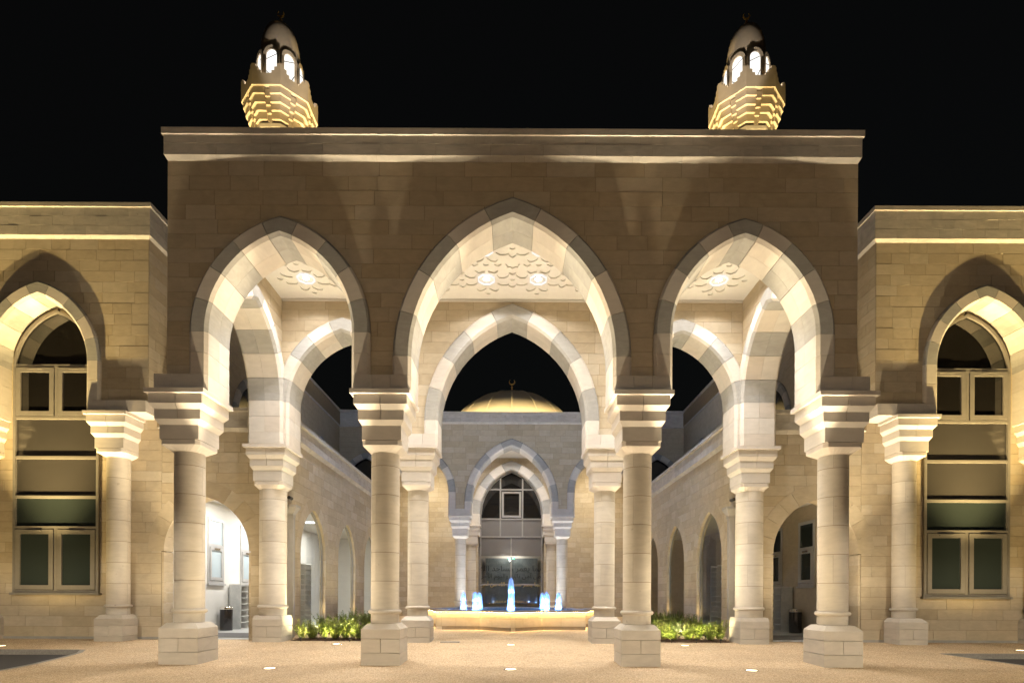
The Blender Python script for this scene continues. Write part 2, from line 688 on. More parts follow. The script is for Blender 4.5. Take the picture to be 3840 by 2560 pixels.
def masonry(part, fr, u0, u1, rows, openings, thick, mat='buff', lens=(0.55, 0.75, 0.9, 1.1, 1.35), stuff=False,
            gap=0.008, seed=1, core='mortar', proud=0.0, back=True, name='stone_block'):
    """coursed ashlar: a core with openings, and stones set on its face"""
    r = random.Random(seed)
    core_b, st = MB(), MB()
    K = 4
    ncount = 0
    for ri in range(len(rows) - 1):
        va, vb = rows[ri], rows[ri + 1]
        vs_ = [va + (vb - va) * k / K for k in range(K + 1)]
        ops = sorted([o for o in openings if o['bot'] < vb - 1e-4 and o['top'] > va + 1e-4], key=lambda o: o['c'])
        bounds = [(lambda v: u0, None)]
        for o in ops:
            bounds.append((o, None))
        segs = []
        lf = lambda v: u0
        for o in ops:
            rf = (lambda v, o=o: o['c'] - o['w'](v))
            segs.append((lf, rf))
            lf = (lambda v, o=o: o['c'] + o['w'](v))
        segs.append((lf, lambda v: u1))
        for lf, rf in segs:
            Lp = [(lf(v), v) for v in vs_]
            Rp = [(rf(v), v) for v in vs_]
            if max(q[0] for q in Rp) - min(q[0] for q in Lp) < 0.02:
                continue
            P = dedupe(Rp + Lp[::-1])
            if len(P) < 3 or area(P) < 1e-3:
                continue
            # core faces
            n = len(P)
            core_b.add([fr(u, v, -0.008) for u, v in P], [tuple(range(n))])
            if back:
                core_b.add([fr(u, v, -thick) for u, v in P], [tuple(range(n - 1, -1, -1))])
            for Q in (Lp, Rp):
                for k in range(K):
                    core_b.add([fr(Q[k][0], Q[k][1], -0.008), fr(Q[k + 1][0], Q[k + 1][1], -0.008), fr(Q[k + 1][0], Q[k + 1][1], -thick), fr(Q[k][0], Q[k][1], -thick)], [(0, 1, 2, 3)])
            if ri == len(rows) - 2:
                core_b.add([fr(Lp[-1][0], vb, -0.008), fr(Rp[-1][0], vb, -0.008), fr(Rp[-1][0], vb, -thick), fr(Lp[-1][0], vb, -thick)], [(0, 1, 2, 3)])
            if ri == 0:
                core_b.add([fr(Lp[0][0], va, -0.008), fr(Rp[0][0], va, -0.008), fr(Rp[0][0], va, -thick), fr(Lp[0][0], va, -thick)], [(0, 1, 2, 3)])
            # stones
            vg = [min(max(v, va + gap / 2), vb - gap / 2) for v in vs_]
            P2 = dedupe([(rf(v), v) for v in vg] + [(lf(v), v) for v in vg][::-1])
            xa, xe = min(q[0] for q in P2), max(q[0] for q in P2)
            x = xa
            first = True
            while x < xe - 1e-4:
                ln = r.choice(lens) * r.uniform(0.92, 1.08)
                if first and ri % 2:
                    ln *= 0.5
                first = False
                xb = x + ln
                if xe - xb < 0.28:
                    xb = xe
                B = dedupe(clip_x(P2, x + (gap / 2 if x > xa else 0), xb - (gap / 2 if xb < xe else 0)))
                x = xb
                if len(B) < 3 or area(B) < 0.006:
                    continue
                pr = proud + r.uniform(-0.0012, 0.0022)
                m = len(B)
                V = [fr(u, v, pr) for u, v in B] + [fr(u, v, -0.02) for u, v in B]
                F = [tuple(range(m))] + [(i, m + i, m + (i + 1) % m, (i + 1) % m) for i in range(m)]
                if stuff:
                    st.add(V, F)
                else:
                    mk(name, V, F, mat, part)
                ncount += 1
    core_b.build('wall_core', core, part)
    if stuff and st.V:
        tag(st.build('stone_facing', mat, part), kind='stuff')
    return ncount


def courses(v0, v1, step=0.3, top=None):
    """course lines measured down from v1"""
    out = [v1]
    while out[-1] - step > v0 + 0.08:
        out.append(out[-1] - step)
    out.append(v0)
    return out[::-1]


RW, CH, OCH = 0.27, 0.062, 0.05


def ring_opening(c, a, R, zs, bot):
    w, top = pointed(a + 0.16, R + 0.16, zs)
    return {'c': c, 'w': w, 'top': top, 'bot': bot}


def arch_ring(part, fr, c, a, R, zs, zleg, angs, T=0.487, mid=True, legs=2, sides=(1,), rw=RW, nseg=3, name='voussoir', alt=('grey', 'cream'), front_only=False):
    """pointed arch of alternating grey and cream voussoirs on straight legs; w=0 of the frame is the wall's centre plane"""
    def pt(sd, th, rr):
        ph = math.acos(max(-1, min(1, (R - a) / (R + rr))))
        th = min(th, ph)
        u = (R - a) - (R + rr) * math.cos(th)
        return c + sd * u, zs + (R + rr) * math.sin(th)
    halves = [[(0, T), (rw, T), (rw + OCH, T - OCH), (rw + OCH, 0.002), (-CH, 0.002), (-CH, T - CH)],
              [(-CH, -0.002), (rw + OCH, -0.002), (rw + OCH, -T + OCH), (rw, -T), (0, -T), (-CH, -T + CH)]]
    if front_only:
        halves = halves[:1]
    if not mid:
        halves = [[(0, T), (rw, T), (rw + OCH, T - OCH), (rw + OCH, -T + OCH), (rw, -T), (0, -T), (-CH, -T + CH), (-CH, T - CH)]]
    g = 0.0045
    for prof in halves:
        m = len(prof)

        def solid(path, mat):
            """path: list of functions rr -> (u, v)"""
            V, F = [], []
            for f in path:
                for rr, w in prof:
                    u, v = f(rr)
                    V.append(fr(u, v, w))
            k = len(path)
            for i in range(k - 1):
                for j in range(m):
                    jj = (j + 1) % m
                    F.append((i * m + j, (i + 1) * m + j, (i + 1) * m + jj, i * m + jj))
            F.append(tuple(range(m)))
            F.append(tuple((k - 1) * m + j for j in range(m - 1, -1, -1)))
            mk(name, V, F, mat, part)
        n = len(angs)
        for sd in (-1, 1):
            for i in range(n - 1):
                t0, t1 = angs[i] + g / R, angs[i + 1] - g / R
                if i == 0:
                    t0 = angs[0]
                path = [(lambda rr, t=t0 + (t1 - t0) * k / nseg, sd=sd: pt(sd, t, rr)) for k in range(nseg + 1)]
                solid(path, alt[0] if (n - 1 - i) % 2 == 0 else alt[1])
            # straight legs
            zz = [zleg + (zs - zleg) * k / legs for k in range(legs + 1)]
            for k in range(legs):
                za, zb = zz[k] + (0.003 if k else 0), zz[k + 1] - 0.004
                path = [(lambda rr, z=z, sd=sd: (c - sd * 0 + sd * (-(a + rr)), z)) for z in (za, zb)]
                solid(path, alt[1])
        # keystone across the apex
        tk = angs[-1] + g / R
        big = math.pi / 2
        path = [(lambda rr, t=tk: pt(1, t, rr)), (lambda rr, t=tk: tuple(0.5 * (p + q) for p, q in zip(pt(1, t, rr), pt(1, big, rr)))),
                (lambda rr: pt(1, big, rr)), (lambda rr, t=tk: tuple(0.5 * (p + q) for p, q in zip(pt(-1, t, rr), pt(-1, big, rr)))), (lambda rr, t=tk: pt(-1, t, rr))]
        # middle points pushed back on to the curve
        path[1] = (lambda rr, t=tk: pt(1, (t + math.acos((R - a) / (R + rr))) / 2, rr))
        path[3] = (lambda rr, t=tk: pt(-1, (t + math.acos((R - a) / (R + rr))) / 2, rr))
        solid(path, alt[0])


def rad(*d):
    return [math.radians(x) for x in d]


ARC_C = dict(a=2.133, R=3.10, zs=6.357, angs=rad(0, 15.7, 31.4, 47.1, 62.8))
ARC_S = dict(a=1.5365, R=2.15, zs=6.835, angs=rad(0, 16.6, 33.2, 49.8, 66.4))
XI, XO = 2.683, 6.856
Z_AB, Z_IM = 5.64, 5.97


def impost(part, fr, ua, ub, cuts, T=0.487, z0=Z_AB, z1=Z_IM, cha=True, chb=True, mat='cream'):
    """the stones lying on a capital that carry the arch legs"""
    us = [ua] + list(cuts) + [ub]
    for i in range(len(us) - 1):
        a, b = us[i] + (0.003 if i else 0), us[i + 1] - (0.003 if i < len(us) - 2 else 0)
        c1 = CH if (i == 0 and cha) else 0
        c2 = CH if (i == len(us) - 2 and chb) else 0
        P = [(a + c1, T), (b - c2, T), (b, T - c2), (b, -T + c2), (b - c2, -T), (a + c1, -T), (a, -T + c1), (a, T - c1)]
        P = dedupe(P)
        n = len(P)
        V = [fr(u, z0 + 0.002, w) for u, w in P] + [fr(u, z1 - 0.004, w) for u, w in P]
        F = [tuple(range(n)), tuple(range(2 * n - 1, n - 1, -1))] + [(k, (k + 1) % n, n + (k + 1) % n, n + k) for k in range(n)]
        mk('impost_stone', V, F, mat, part)


# ------------------------------------------------------------------ ground
def build_ground():
    # asphalt everywhere below, paving laid on it
    V, F = [], []
    ys = [-150, -20, 0, 11, 13.75, 18.5, 40, 220]
    zs = [-0.1, -0.1, -0.1, -0.1, -0.045, -0.05, -0.05, -0.05]
    for y, z in zip(ys, zs):
        V += [(-220, y, z), (220, y, z)]
    for i in range(len(ys) - 1):
        F.append((2 * i, 2 * i + 1, 2 * i + 3, 2 * i + 2))
    tag(mk('road', V, F, 'asphalt'), kind='structure')
    # outline of the forecourt paving towards the car park
    le = [(-30, -10.4), (-4, -9.9), (6, -9.62), (9, -9.62), (10.6, -9.72), (11.5, -9.86), (12.4, -10.05), (13.2, -10.28), (13.75, -10.62)]
    re = [(-30, 13.0), (4, 12.0), (9, 11.4), (11.9, 10.96), (13.2, 10.76), (13.75, 10.64)]

    def at(tab, y):
        for (ya, xa), (yb, xb) in zip(tab, tab[1:]):
            if ya <= y <= yb:
                return xa + (xb - xa) * (y - ya) / (yb - ya)
        return tab[-1][1]
    ysl = sorted(set([y for y, _ in le] + [y for y, _ in re] + [11.0]))
    b = MB()
    for ya, yb in zip(ysl, ysl[1:]):
        b.add([(at(le, ya), ya, gz(ya)), (at(re, ya), ya, gz(ya)), (at(re, yb), yb, gz(yb)), (at(le, yb), yb, gz(yb))], [(0, 1, 2, 3)])
    for ya, yb in ((13.75, 15.0), (15.0, 18.5), (18.5, 34.0)):
        b.add([(-60, ya, gz(ya)), (60, ya, gz(ya)), (60, yb, gz(yb)), (-60, yb, gz(yb))], [(0, 1, 2, 3)])
    tag(b.build('pavement', 'gravel'), kind='structure')
    # kerbs
    def kerb(pts, inward):
        k = MB()
        for (xa, ya), (xb, yb) in zip(pts, pts[1:]):
            d = Vector((xb - xa, yb - ya, 0)).normalized()
            nn = Vector((-d.y, d.x, 0)) * inward
            A, B = Vector((xa, ya, gz(ya))), Vector((xb, yb, gz(yb)))
            w = nn * 0.11
            up = Vector((0, 0, 0.005))
            dn = Vector((0, 0, -0.13))
            o = nn * -0.004
            V = [A + w + up, B + w + up, B + o + up, A + o + up, B + o + dn, A + o + dn]
            k.add(V, [(0, 1, 2, 3), (3, 2, 4, 5)])
        tag(k.build('kerb', 'kerb'), kind='structure')
    kerb([(x, y) for y, x in le], -1)
    kerb([(x, y) for y, x in re], 1)
    kerb([(-60, 13.75), (-40, 13.75), (-20, 13.75), (-10.62, 13.75)], 1)
    kerb([(10.64, 13.75), (20, 13.75), (40, 13.75), (60, 13.75)], 1)


build_ground()


SD = {-1: ', on the bright corridor side', 1: ', on the unlit corridor side'}


# ------------------------------------------------------------------ columns
def sq_ring(h, z, n=32):
    pts = []
    for i in range(n):
        t = 2 * math.pi * (i + 0.5) / n
        k = h / max(abs(math.cos(t)), abs(math.sin(t)))
        pts.append((k * math.cos(t), k * math.sin(t), z))
    return pts


def cir_ring(r, z, n=32):
    return [(r * math.cos(2 * math.pi * (i + 0.5) / n), r * math.sin(2 * math.pi * (i + 0.5) / n), z) for i in range(n)]


def sq4(h, z):
    return [(-h, -h, z), (h, -h, z), (h, h, z), (-h, h, z)]


def make_column(r=0.295, rise=0.0, capital_only=False):
    root = empty('stone_column', world_children=False)
    g = 0.005
    pl = empty('plinth', parent=root)
    hw = 0.404
    def stone_row(z0, z1, cuts_x, cuts_y):
        xs = [-hw] + cuts_x + [hw]
        if cuts_x:
            for a, b in zip(xs, xs[1:]):
                MB().box(a + (g if a > -hw else 0), b - (g if b < hw else 0), -hw, hw, z0, z1).build('plinth_stone', 'pale', pl)
        else:
            MB().box(-hw, hw, -hw, hw, z0, z1).build('plinth_stone', 'pale', pl)
    stone_row(-0.2, 0.269 - g, [], [])
    stone_row(0.269 + g, 0.559 - g, [0.0], [])
    MB().loft([sq4(hw, 0.559 + g), sq4(hw, 0.756), sq4(max(0.30, r + 0.005), 0.866)]).build('plinth_stone', 'pale', pl)
    sh = empty('shaft', parent=root)
    top = 4.44 + rise
    MB().lathe([(r - 0.006, 0.86), (r - 0.006, top + 0.02)], 32).build('shaft_core', 'mortar', sh)
    zs = [0.866, 1.07, 1.155]
    z = 1.155
    while z + 0.6 < top - 0.2:
        z += 0.6
        zs.append(z)
    zs.append(top)
    n = 16
    for k in range(len(zs) - 1):
        if k == 1:
            continue
        a0 = math.radians(-118 if k % 2 else -8)
        z0, z1 = zs[k] + g, zs[k + 1] - g
        for hlf in range(2):
            b = MB()
            V, F = [], []
            for i in range(n + 1):
                t = a0 + hlf * math.pi + (math.pi - 0.012) * i / n + 0.006
                V += [(r * math.cos(t), r * math.sin(t), z0), (r * math.cos(t), r * math.sin(t), z1)]
            F = [(2 * i, 2 * i + 2, 2 * i + 3, 2 * i + 1) for i in range(n)]
            b.add(V, F)
            b.build('drum', 'pale', sh, smooth=True)
    ri = [(r + 0.052 * math.cos(t), 1.112 + 0.048 * math.sin(t)) for t in [math.radians(q) for q in range(-100, 101, 25)]]
    MB().lathe([(r - 0.01, 1.062)] + ri + [(r - 0.01, 1.16)], 40).build('base_ring', 'pale', root, smooth=True)
    cp = empty('capital', parent=root)
    R_ = rise
    MB().loft([cir_ring(r - 0.003, 4.435 + R_), sq_ring(hw, 4.551 + R_), sq_ring(hw, 4.648 - g + R_)]).build('capital_stone', 'cream', cp)
    MB().loft([sq4(hw, 4.648 + g + R_), sq4(hw, 4.947 + R_), sq4(0.47, 5.052 + R_)]).build('capital_stone', 'cream', cp)
    for (a, b2, c2, d2) in ((0.47, 5.055, 5.25, 0.545), (0.545, 5.355, 5.548, 0.545)):
        lv = [(a, b2), (a, c2)] + ([(d2, 5.352)] if d2 != a else [])
        for sx in (-1, 1):
            rings = []
            for h, z in lv:
                x0, x1 = (-h, -g) if sx < 0 else (g, h)
                rings.append([(x0, -h, z + R_), (x1, -h, z + R_), (x1, h, z + R_), (x0, h, z + R_)])
            MB().loft(rings).build('capital_stone', 'cream', cp)
    MB().box(-0.609, 0.609, -0.609, 0.609, 5.552 + R_, 5.64 + R_).build('abacus', 'cream', cp)
    return root


COLS = {}


def place_column(kind, x, y, label, group, rise=0.0, r=0.295):
    if kind not in COLS:
        COLS[kind] = make_column(r, rise)
        o = COLS[kind]
    else:
        o = copy_tree(COLS[kind])
    o.location = (x, y, gz(y) * 0 + 0.0)
    tag(o, label, 'column', group)
    return o


Y1 = 11.885
Y2 = Y1 + 4.173
for s in (-1, 1):
    place_column('std', s * XI, Y1, 'pale column flanking the tall central street arch' + SD[s], 'columns flanking the central street arch')
    place_column('std', s * XO, Y1, 'pale corner column of the street facade' + SD[s], 'corner columns of the street facade')
    place_column('std', s * XI, Y2, 'pale column between the fountain and a shrub bed' + SD[s], 'second row columns beside the fountain')
    place_column('thick', s * XO, Y2, 'thick pale column beside the arched corridor doorway' + SD[s], 'thick columns beside the corridor doorways', r=0.372)
    place_column('tall', s * 11.31, Y2, 'tall wing column between glazed window and corridor doorway' + SD[s], 'wing columns by the corridor doorway', rise=0.9)
    place_column('tall', s * 15.23, Y2, 'tall wing column beyond the glazed window' + SD[s], 'outer wing columns', rise=0.9)

# ------------------------------------------------------------------ entrance portico
portico = empty('entrance_portico', (0, Y1, 0))
tag(portico, 'dark sandstone entrance portico with three pointed arches of banded grey and cream stone', 'portico')
HW = 7.12            # half width of the facade
ZT = 10.39           # wall top, underside of the cornice


def portico_arches(part_parent, yc, nrm, sides, mid, zleg=Z_IM, bays=(-1, 0, 1)):
    fr = Frame((0, yc, 0), (1, 0, 0), (0, nrm, 0))
    for k in bays:
        arch = empty('arch', parent=part_parent)
        if k == 0:
            arch_ring(arch, fr, 0, zleg=zleg, mid=mid, legs=1, **ARC_C)
        else:
            arch_ring(arch, fr, k * (XI + XO) / 2, zleg=zleg, mid=mid, legs=2, **ARC_S)
    return fr


fr_mid = portico_arches(portico, Y1, -1, 1, True)
imp = empty('impost', parent=portico)
for s in (-1, 1):
    f = Frame((s * XI, Y1, 0), (1, 0, 0), (0, -1, 0))
    impost(imp, f, -0.612, 0.612, [-0.19, 0.19])
    f = Frame((s * XO, Y1, 0), (s, 0, 0), (0, -1, 0))
    impost(imp, f, -0.612, 0.47, [0.1], chb=False)
ops_c = [ring_opening(0, ARC_C['a'], ARC_C['R'], ARC_C['zs'], 0)] + [ring_opening(s * (XI + XO) / 2, ARC_S['a'], ARC_S['R'], ARC_S['zs'], 0) for s in (-1, 1)]
fw = empty('wall', parent=portico)
n_front = masonry(fw, Frame((0, Y1 - 0.385, 0), (1, 0, 0), (0, -1, 0)), -HW, HW, [Z_IM + 0.001] + courses(Z_IM, ZT)[1:], ops_c, 0.77, lens=(0.6, 0.74, 0.88, 1.0, 1.25, 1.48), seed=11)
# rear arcade towards the courtyard
portico_arches(portico, Y2, -1, 1, True)
for s in (-1, 1):
    f = Frame((s * XI, Y2, 0), (1, 0, 0), (0, -1, 0))
    impost(imp, f, -0.612, 0.612, [-0.19, 0.19])
    f = Frame((s * XO, Y2, 0), (s, 0, 0), (0, -1, 0))
    impost(imp, f, -0.612, 0.47, [0.1], chb=False)
rw = empty('wall', parent=portico)
ZC = 9.75
masonry(rw, Frame((0, Y2 - 0.385, 0), (1, 0, 0), (0, -1, 0)), -6.47, 6.47, [Z_IM + 0.001] + courses(Z_IM, ZC + 0.02)[1:], ops_c, 0.77, lens=(0.6, 0.74, 0.88, 1.0, 1.25), seed=12)
# side arcades
for s in (-1, 1):
    frs = Frame((s * XO, 0, 0), (0, 1, 0), (-s, 0, 0))
    arch = empty('arch', parent=portico)
    yc = (Y1 + Y2) / 2
    arch_ring(arch, frs, yc, zleg=Z_IM, mid=True, legs=2, **ARC_S)
    for yy, sg in ((Y1, 1), (Y2, -1)):
        f = Frame((s * XO, yy, 0), (0, sg, 0), (-s, 0, 0))
        impost(imp, f, 0.488, 0.612, [], cha=False)
    sw = empty('wall', parent=portico)
    op = ring_opening(yc, ARC_S['a'], ARC_S['R'], ARC_S['zs'], 0)
    masonry(sw, Frame((s * 6.471, 0, 0), (0, 1, 0), (-s, 0, 0)), Y1 + 0.386, Y2 - 0.386, [Z_IM + 0.001] + courses(Z_IM, ZC + 0.02)[1:], [op], 0.64, seed=13 + s, lens=(0.6, 0.74, 0.88))
# upper walls above the ceiling, roof and cornice
box('roof', -HW + 0.02, HW - 0.02, Y1 - 0.36, Y2 + 0.38, ZC + 0.12, ZT + 0.02, 'roof', portico)
corn = empty('cornice', parent=portico)
X0, X1, YA, YB = -HW, HW, Y1 - 0.386, Y2 + 0.386
rect_loft('cornice_core', X0, X1, YA, YB, [(ZT, -0.002), (ZT + 0.09, 0.05), (10.88, 0.05)], 'mortar', corn)
def flare_stones(parent, x0, x1, y, z0, z1, e, step, mat='cream', seed=0, ends=True):
    r = random.Random(seed)
    x = x0
    while x < x1 - 0.01:
        xb = x + step * r.uniform(0.85, 1.15)
        if x1 - xb < 0.4:
            xb = x1
        a, b = x + 0.002, xb - 0.002
        ea = e if (x == x0 and ends) else 0
        eb = e if (xb == x1 and ends) else 0
        V = [(a, y - 0.004, z0), (b, y - 0.004, z0), (b + eb, y - e - 0.004, z1), (a - ea, y - e - 0.004, z1), (a, y + 0.05, z0), (b, y + 0.05, z0), (b + eb, y + 0.05, z1), (a - ea, y + 0.05, z1)]
        mk('cornice_stone', V, [(0, 1, 2, 3), (4, 7, 6, 5), (0, 3, 7, 4), (1, 5, 6, 2), (3, 2, 6, 7), (0, 4, 5, 1)], mat, parent)
        x = xb


def face_stones(parent, x0, x1, y, rows, step, mat='cope', seed=0, name='cornice_stone'):
    r = random.Random(seed)
    for k in range(len(rows) - 1):
        x = x0
        first = True
        while x < x1 - 0.01:
            xb = x + step * r.uniform(0.95, 1.05) * (0.6 if first and k % 2 else 1)
            first = False
            if x1 - xb < 0.4:
                xb = x1
            p = r.uniform(0.0, 0.004)
            MB().box(x + (0.002 if x > x0 else 0), xb - (0.002 if xb < x1 else 0), y - 0.006 - p, y + 0.04, rows[k] + 0.002, rows[k + 1] - 0.003).build(name, mat, parent)
            x = xb


flare_stones(corn, X0, X1, YA, ZT, ZT + 0.09, 0.05, 1.1, 'cope', 3)
face_stones(corn, X0 - 0.052, X1 + 0.052, YA - 0.05, [ZT + 0.09, 10.71, 10.885], 1.12, 'cope', 4)
x = X0 - 0.09
r5 = random.Random(5)
while x < X1 + 0.08:
    xb = min(x + r5.uniform(2.2, 3.4), X1 + 0.09)
    if X1 + 0.09 - xb < 1.0:
        xb = X1 + 0.09
    MB().box(x + 0.002, xb - 0.002, YA - 0.09, YB + 0.09, 10.887, 11.015 + r5.uniform(-0.002, 0.002)).build('coping_slab', 'cope', corn)
    x = xb


# ------------------------------------------------------------------ plaster ceiling with star coffers
def ceiling_panel(parent, cx, cy, wx, wy, z, ncx, ncy, p=1.33):
    """flat plaster with recessed girih shapes: eight petals round each lamp, stars at the corners"""
    shapes = []

    def ngon(cx_, cy_, r_, n_, a0, r2=None):
        pts = []
        for i in range(n_):
            rr = r_ if (r2 is None or i % 2 == 0) else r2
            t = a0 + 2 * math.pi * i / n_
            pts.append((cx_ + rr * math.cos(t), cy_ + rr * math.sin(t)))
        return pts
    for i in range(ncx):
        for j in range(ncy):
            lx, ly = cx + (i - (ncx - 1) / 2) * p, cy + (j - (ncy - 1) / 2) * p
            for k in range(8):
                t = math.pi / 8 + k * math.pi / 4
                def q(rr, off):
                    return (lx + rr * math.cos(t) - off * math.sin(t), ly + rr * math.sin(t) + off * math.cos(t))
                shapes.append([q(0.315, -0.085), q(0.44, -0.135), q(0.57, -0.085), q(0.625, 0), q(0.57, 0.085), q(0.44, 0.135), q(0.315, 0.085)])
    for i in range(ncx + 1):
        for j in range(ncy + 1):
            lx, ly = cx + (i - ncx / 2) * p, cy + (j - ncy / 2) * p
            shapes.append(ngon(lx, ly, 0.20, 16, 0, 0.145))
            for k in range(4):
                t = math.pi / 4 + k * math.pi / 2
                ax, ay = lx + 0.0, ly
            for k in range(4):
                t = k * math.pi / 2
                sx, sy = lx + 0.37 * math.cos(t), ly + 0.37 * math.sin(t)
                if abs(sx - cx) < ncx * p / 2 + 0.02 and abs(sy - cy) < ncy * p / 2 + 0.02:
                    shapes.append(ngon(sx, sy, 0.105, 4, t))
    for i in range(2 * ncx + 1):
        for j in range(2 * ncy + 1):
            if (i + j) % 2:
                shapes.append(ngon(cx + (i - ncx) * p / 2, cy + (j - ncy) * p / 2, 0.075, 6, 0.0 if i % 2 else math.pi / 6))
    x0, x1, y0, y1 = cx - wx / 2, cx + wx / 2, cy - wy / 2, cy + wy / 2
    keep = []
    for s_ in shapes:
        if all(x0 + 0.02 < a < x1 - 0.02 and y0 + 0.02 < b < y1 - 0.02 for a, b in s_):
            keep.append(s_)
    vs2 = [(x0, y0), (x1, y0), (x1, y1), (x0, y1)]
    faces = [(0, 1, 2, 3)]
    for s_ in keep:
        b0 = len(vs2)
        vs2 += s_
        faces.append(tuple(range(b0, b0 + len(s_))))
    res = delaunay_2d_cdt([Vector(v) for v in vs2], [], faces, 1, 1e-5)
    V2, F2, orig = res[0], res[2], res[5]
    b = MB()
    flat = [tuple(f) for f, o_ in zip(F2, orig) if list(o_) == [0]]
    b.add([(v.x, v.y, z) for v in V2], flat)
    dz = 0.034
    for s_ in keep:
        m = len(s_)
        b.add([(a, c, z) for a, c in s_] + [(a, c, z + dz) for a, c in s_], [tuple(range(m, 2 * m))] + [(i, (i + 1) % m, m + (i + 1) % m, m + i) for i in range(m)])
    return b.build('plaster_panel', 'plaster', parent)


def ceiling_lamp(x, y, z, label, group, power, col=NEUT, r=0.235, lamp_mat='lamp'):
    o = empty('ceiling_lamp', (x, y, z), world_children=False)
    tag(o, label, 'lamp', group)
    def octo(rr, zz):
        return [(rr * math.cos(math.pi / 8 + k * math.pi / 4), rr * math.sin(math.pi / 8 + k * math.pi / 4), zz) for k in range(8)]
    MB().loft([octo(r, 0), octo(r, -0.05), octo(r - 0.022, -0.05), octo(r - 0.022, -0.004)], False, False).build('trim', 'trimglow', o)
    MB().loft([octo(r - 0.023, -0.006), octo(r - 0.12, -0.006)], False, True).build('reflector', 'plaster', o)
    MB().lathe([(0.075, -0.008), (0.06, -0.02)], 16, cap1=True).build('lens', lamp_mat, o)
    light('lamp_light', 'SPOT', (0, 0, -0.06), power * 0.16, col, o, (0, 0, -5), 0.07, 148, 0.25)
    light('lamp_light', 'SPOT', (0, 0, -0.06), power, col, o, (0, 0, -5), 0.07, 112, 1.0)
    return o


ceil = empty('ceiling', parent=portico)
ybm = (Y1 + 0.385 + Y2 - 0.385) / 2
dep = Y2 - Y1 - 0.77
xs_c = [(-6.47, -XI - 0.2), (-XI - 0.2, XI + 0.2), (XI + 0.2, 6.47)]
ceiling_panel(ceil, 0, ybm, 4.6, dep - 0.5, ZC, 4, 2)
for s in (-1, 1):
    ceiling_panel(ceil, s * (XI + XO) / 2, ybm, 2.9, dep - 0.55, ZC, 2, 2)
# plain margins round the panels
bm_ = MB()
def strip(xa, xb, ya, yb):
    bm_.add([(xa, ya, ZC), (xb, ya, ZC), (xb, yb, ZC), (xa, yb, ZC)], [(0, 3, 2, 1)])
ya, yb = Y1 + 0.36, Y2 - 0.36
xc = (XI + XO) / 2
for (pa, pb, dd) in ((-xc - 1.45, -xc + 1.45, dep - 0.55), (-2.3, 2.3, dep - 0.5), (xc - 1.45, xc + 1.45, dep - 0.55)):
    strip(pa, pb, ya, ybm - dd / 2)
    strip(pa, pb, ybm + dd / 2, yb)
for (pa, pb) in ((-6.48, -xc - 1.45), (-xc + 1.45, -2.3), (2.3, xc - 1.45), (xc + 1.45, 6.48)):
    strip(pa, pb, ya, yb)
bm_.build('ceiling_margin', 'plaster', ceil)
box('ceiling_moulding', -6.46, 6.46, Y2 - 0.46, Y2 - 0.387, ZC - 0.05, ZC - 0.003, 'plaster', ceil)
box('ceiling_core', -6.9, 6.9, Y1 + 0.3, Y2 - 0.3, ZC + 0.07, ZC + 0.11, 'roof', ceil)

for s in (-1, 1):
    for k in (-1, 1):
        ceiling_lamp(s * 0.68, ybm + k * 0.63, ZC, 'octagonal white recessed lamp in the star-patterned ceiling of the central bay', 'lamps of the central portico bay', P_CEIL)
        for q in (-1, 1):
            ceiling_lamp(q * xc + s * 0.64, ybm + k * 0.63, ZC, 'octagonal white lamp in the star-patterned side bay ceiling' + SD[q], 'lamps of the side portico bays', P_CEIL)


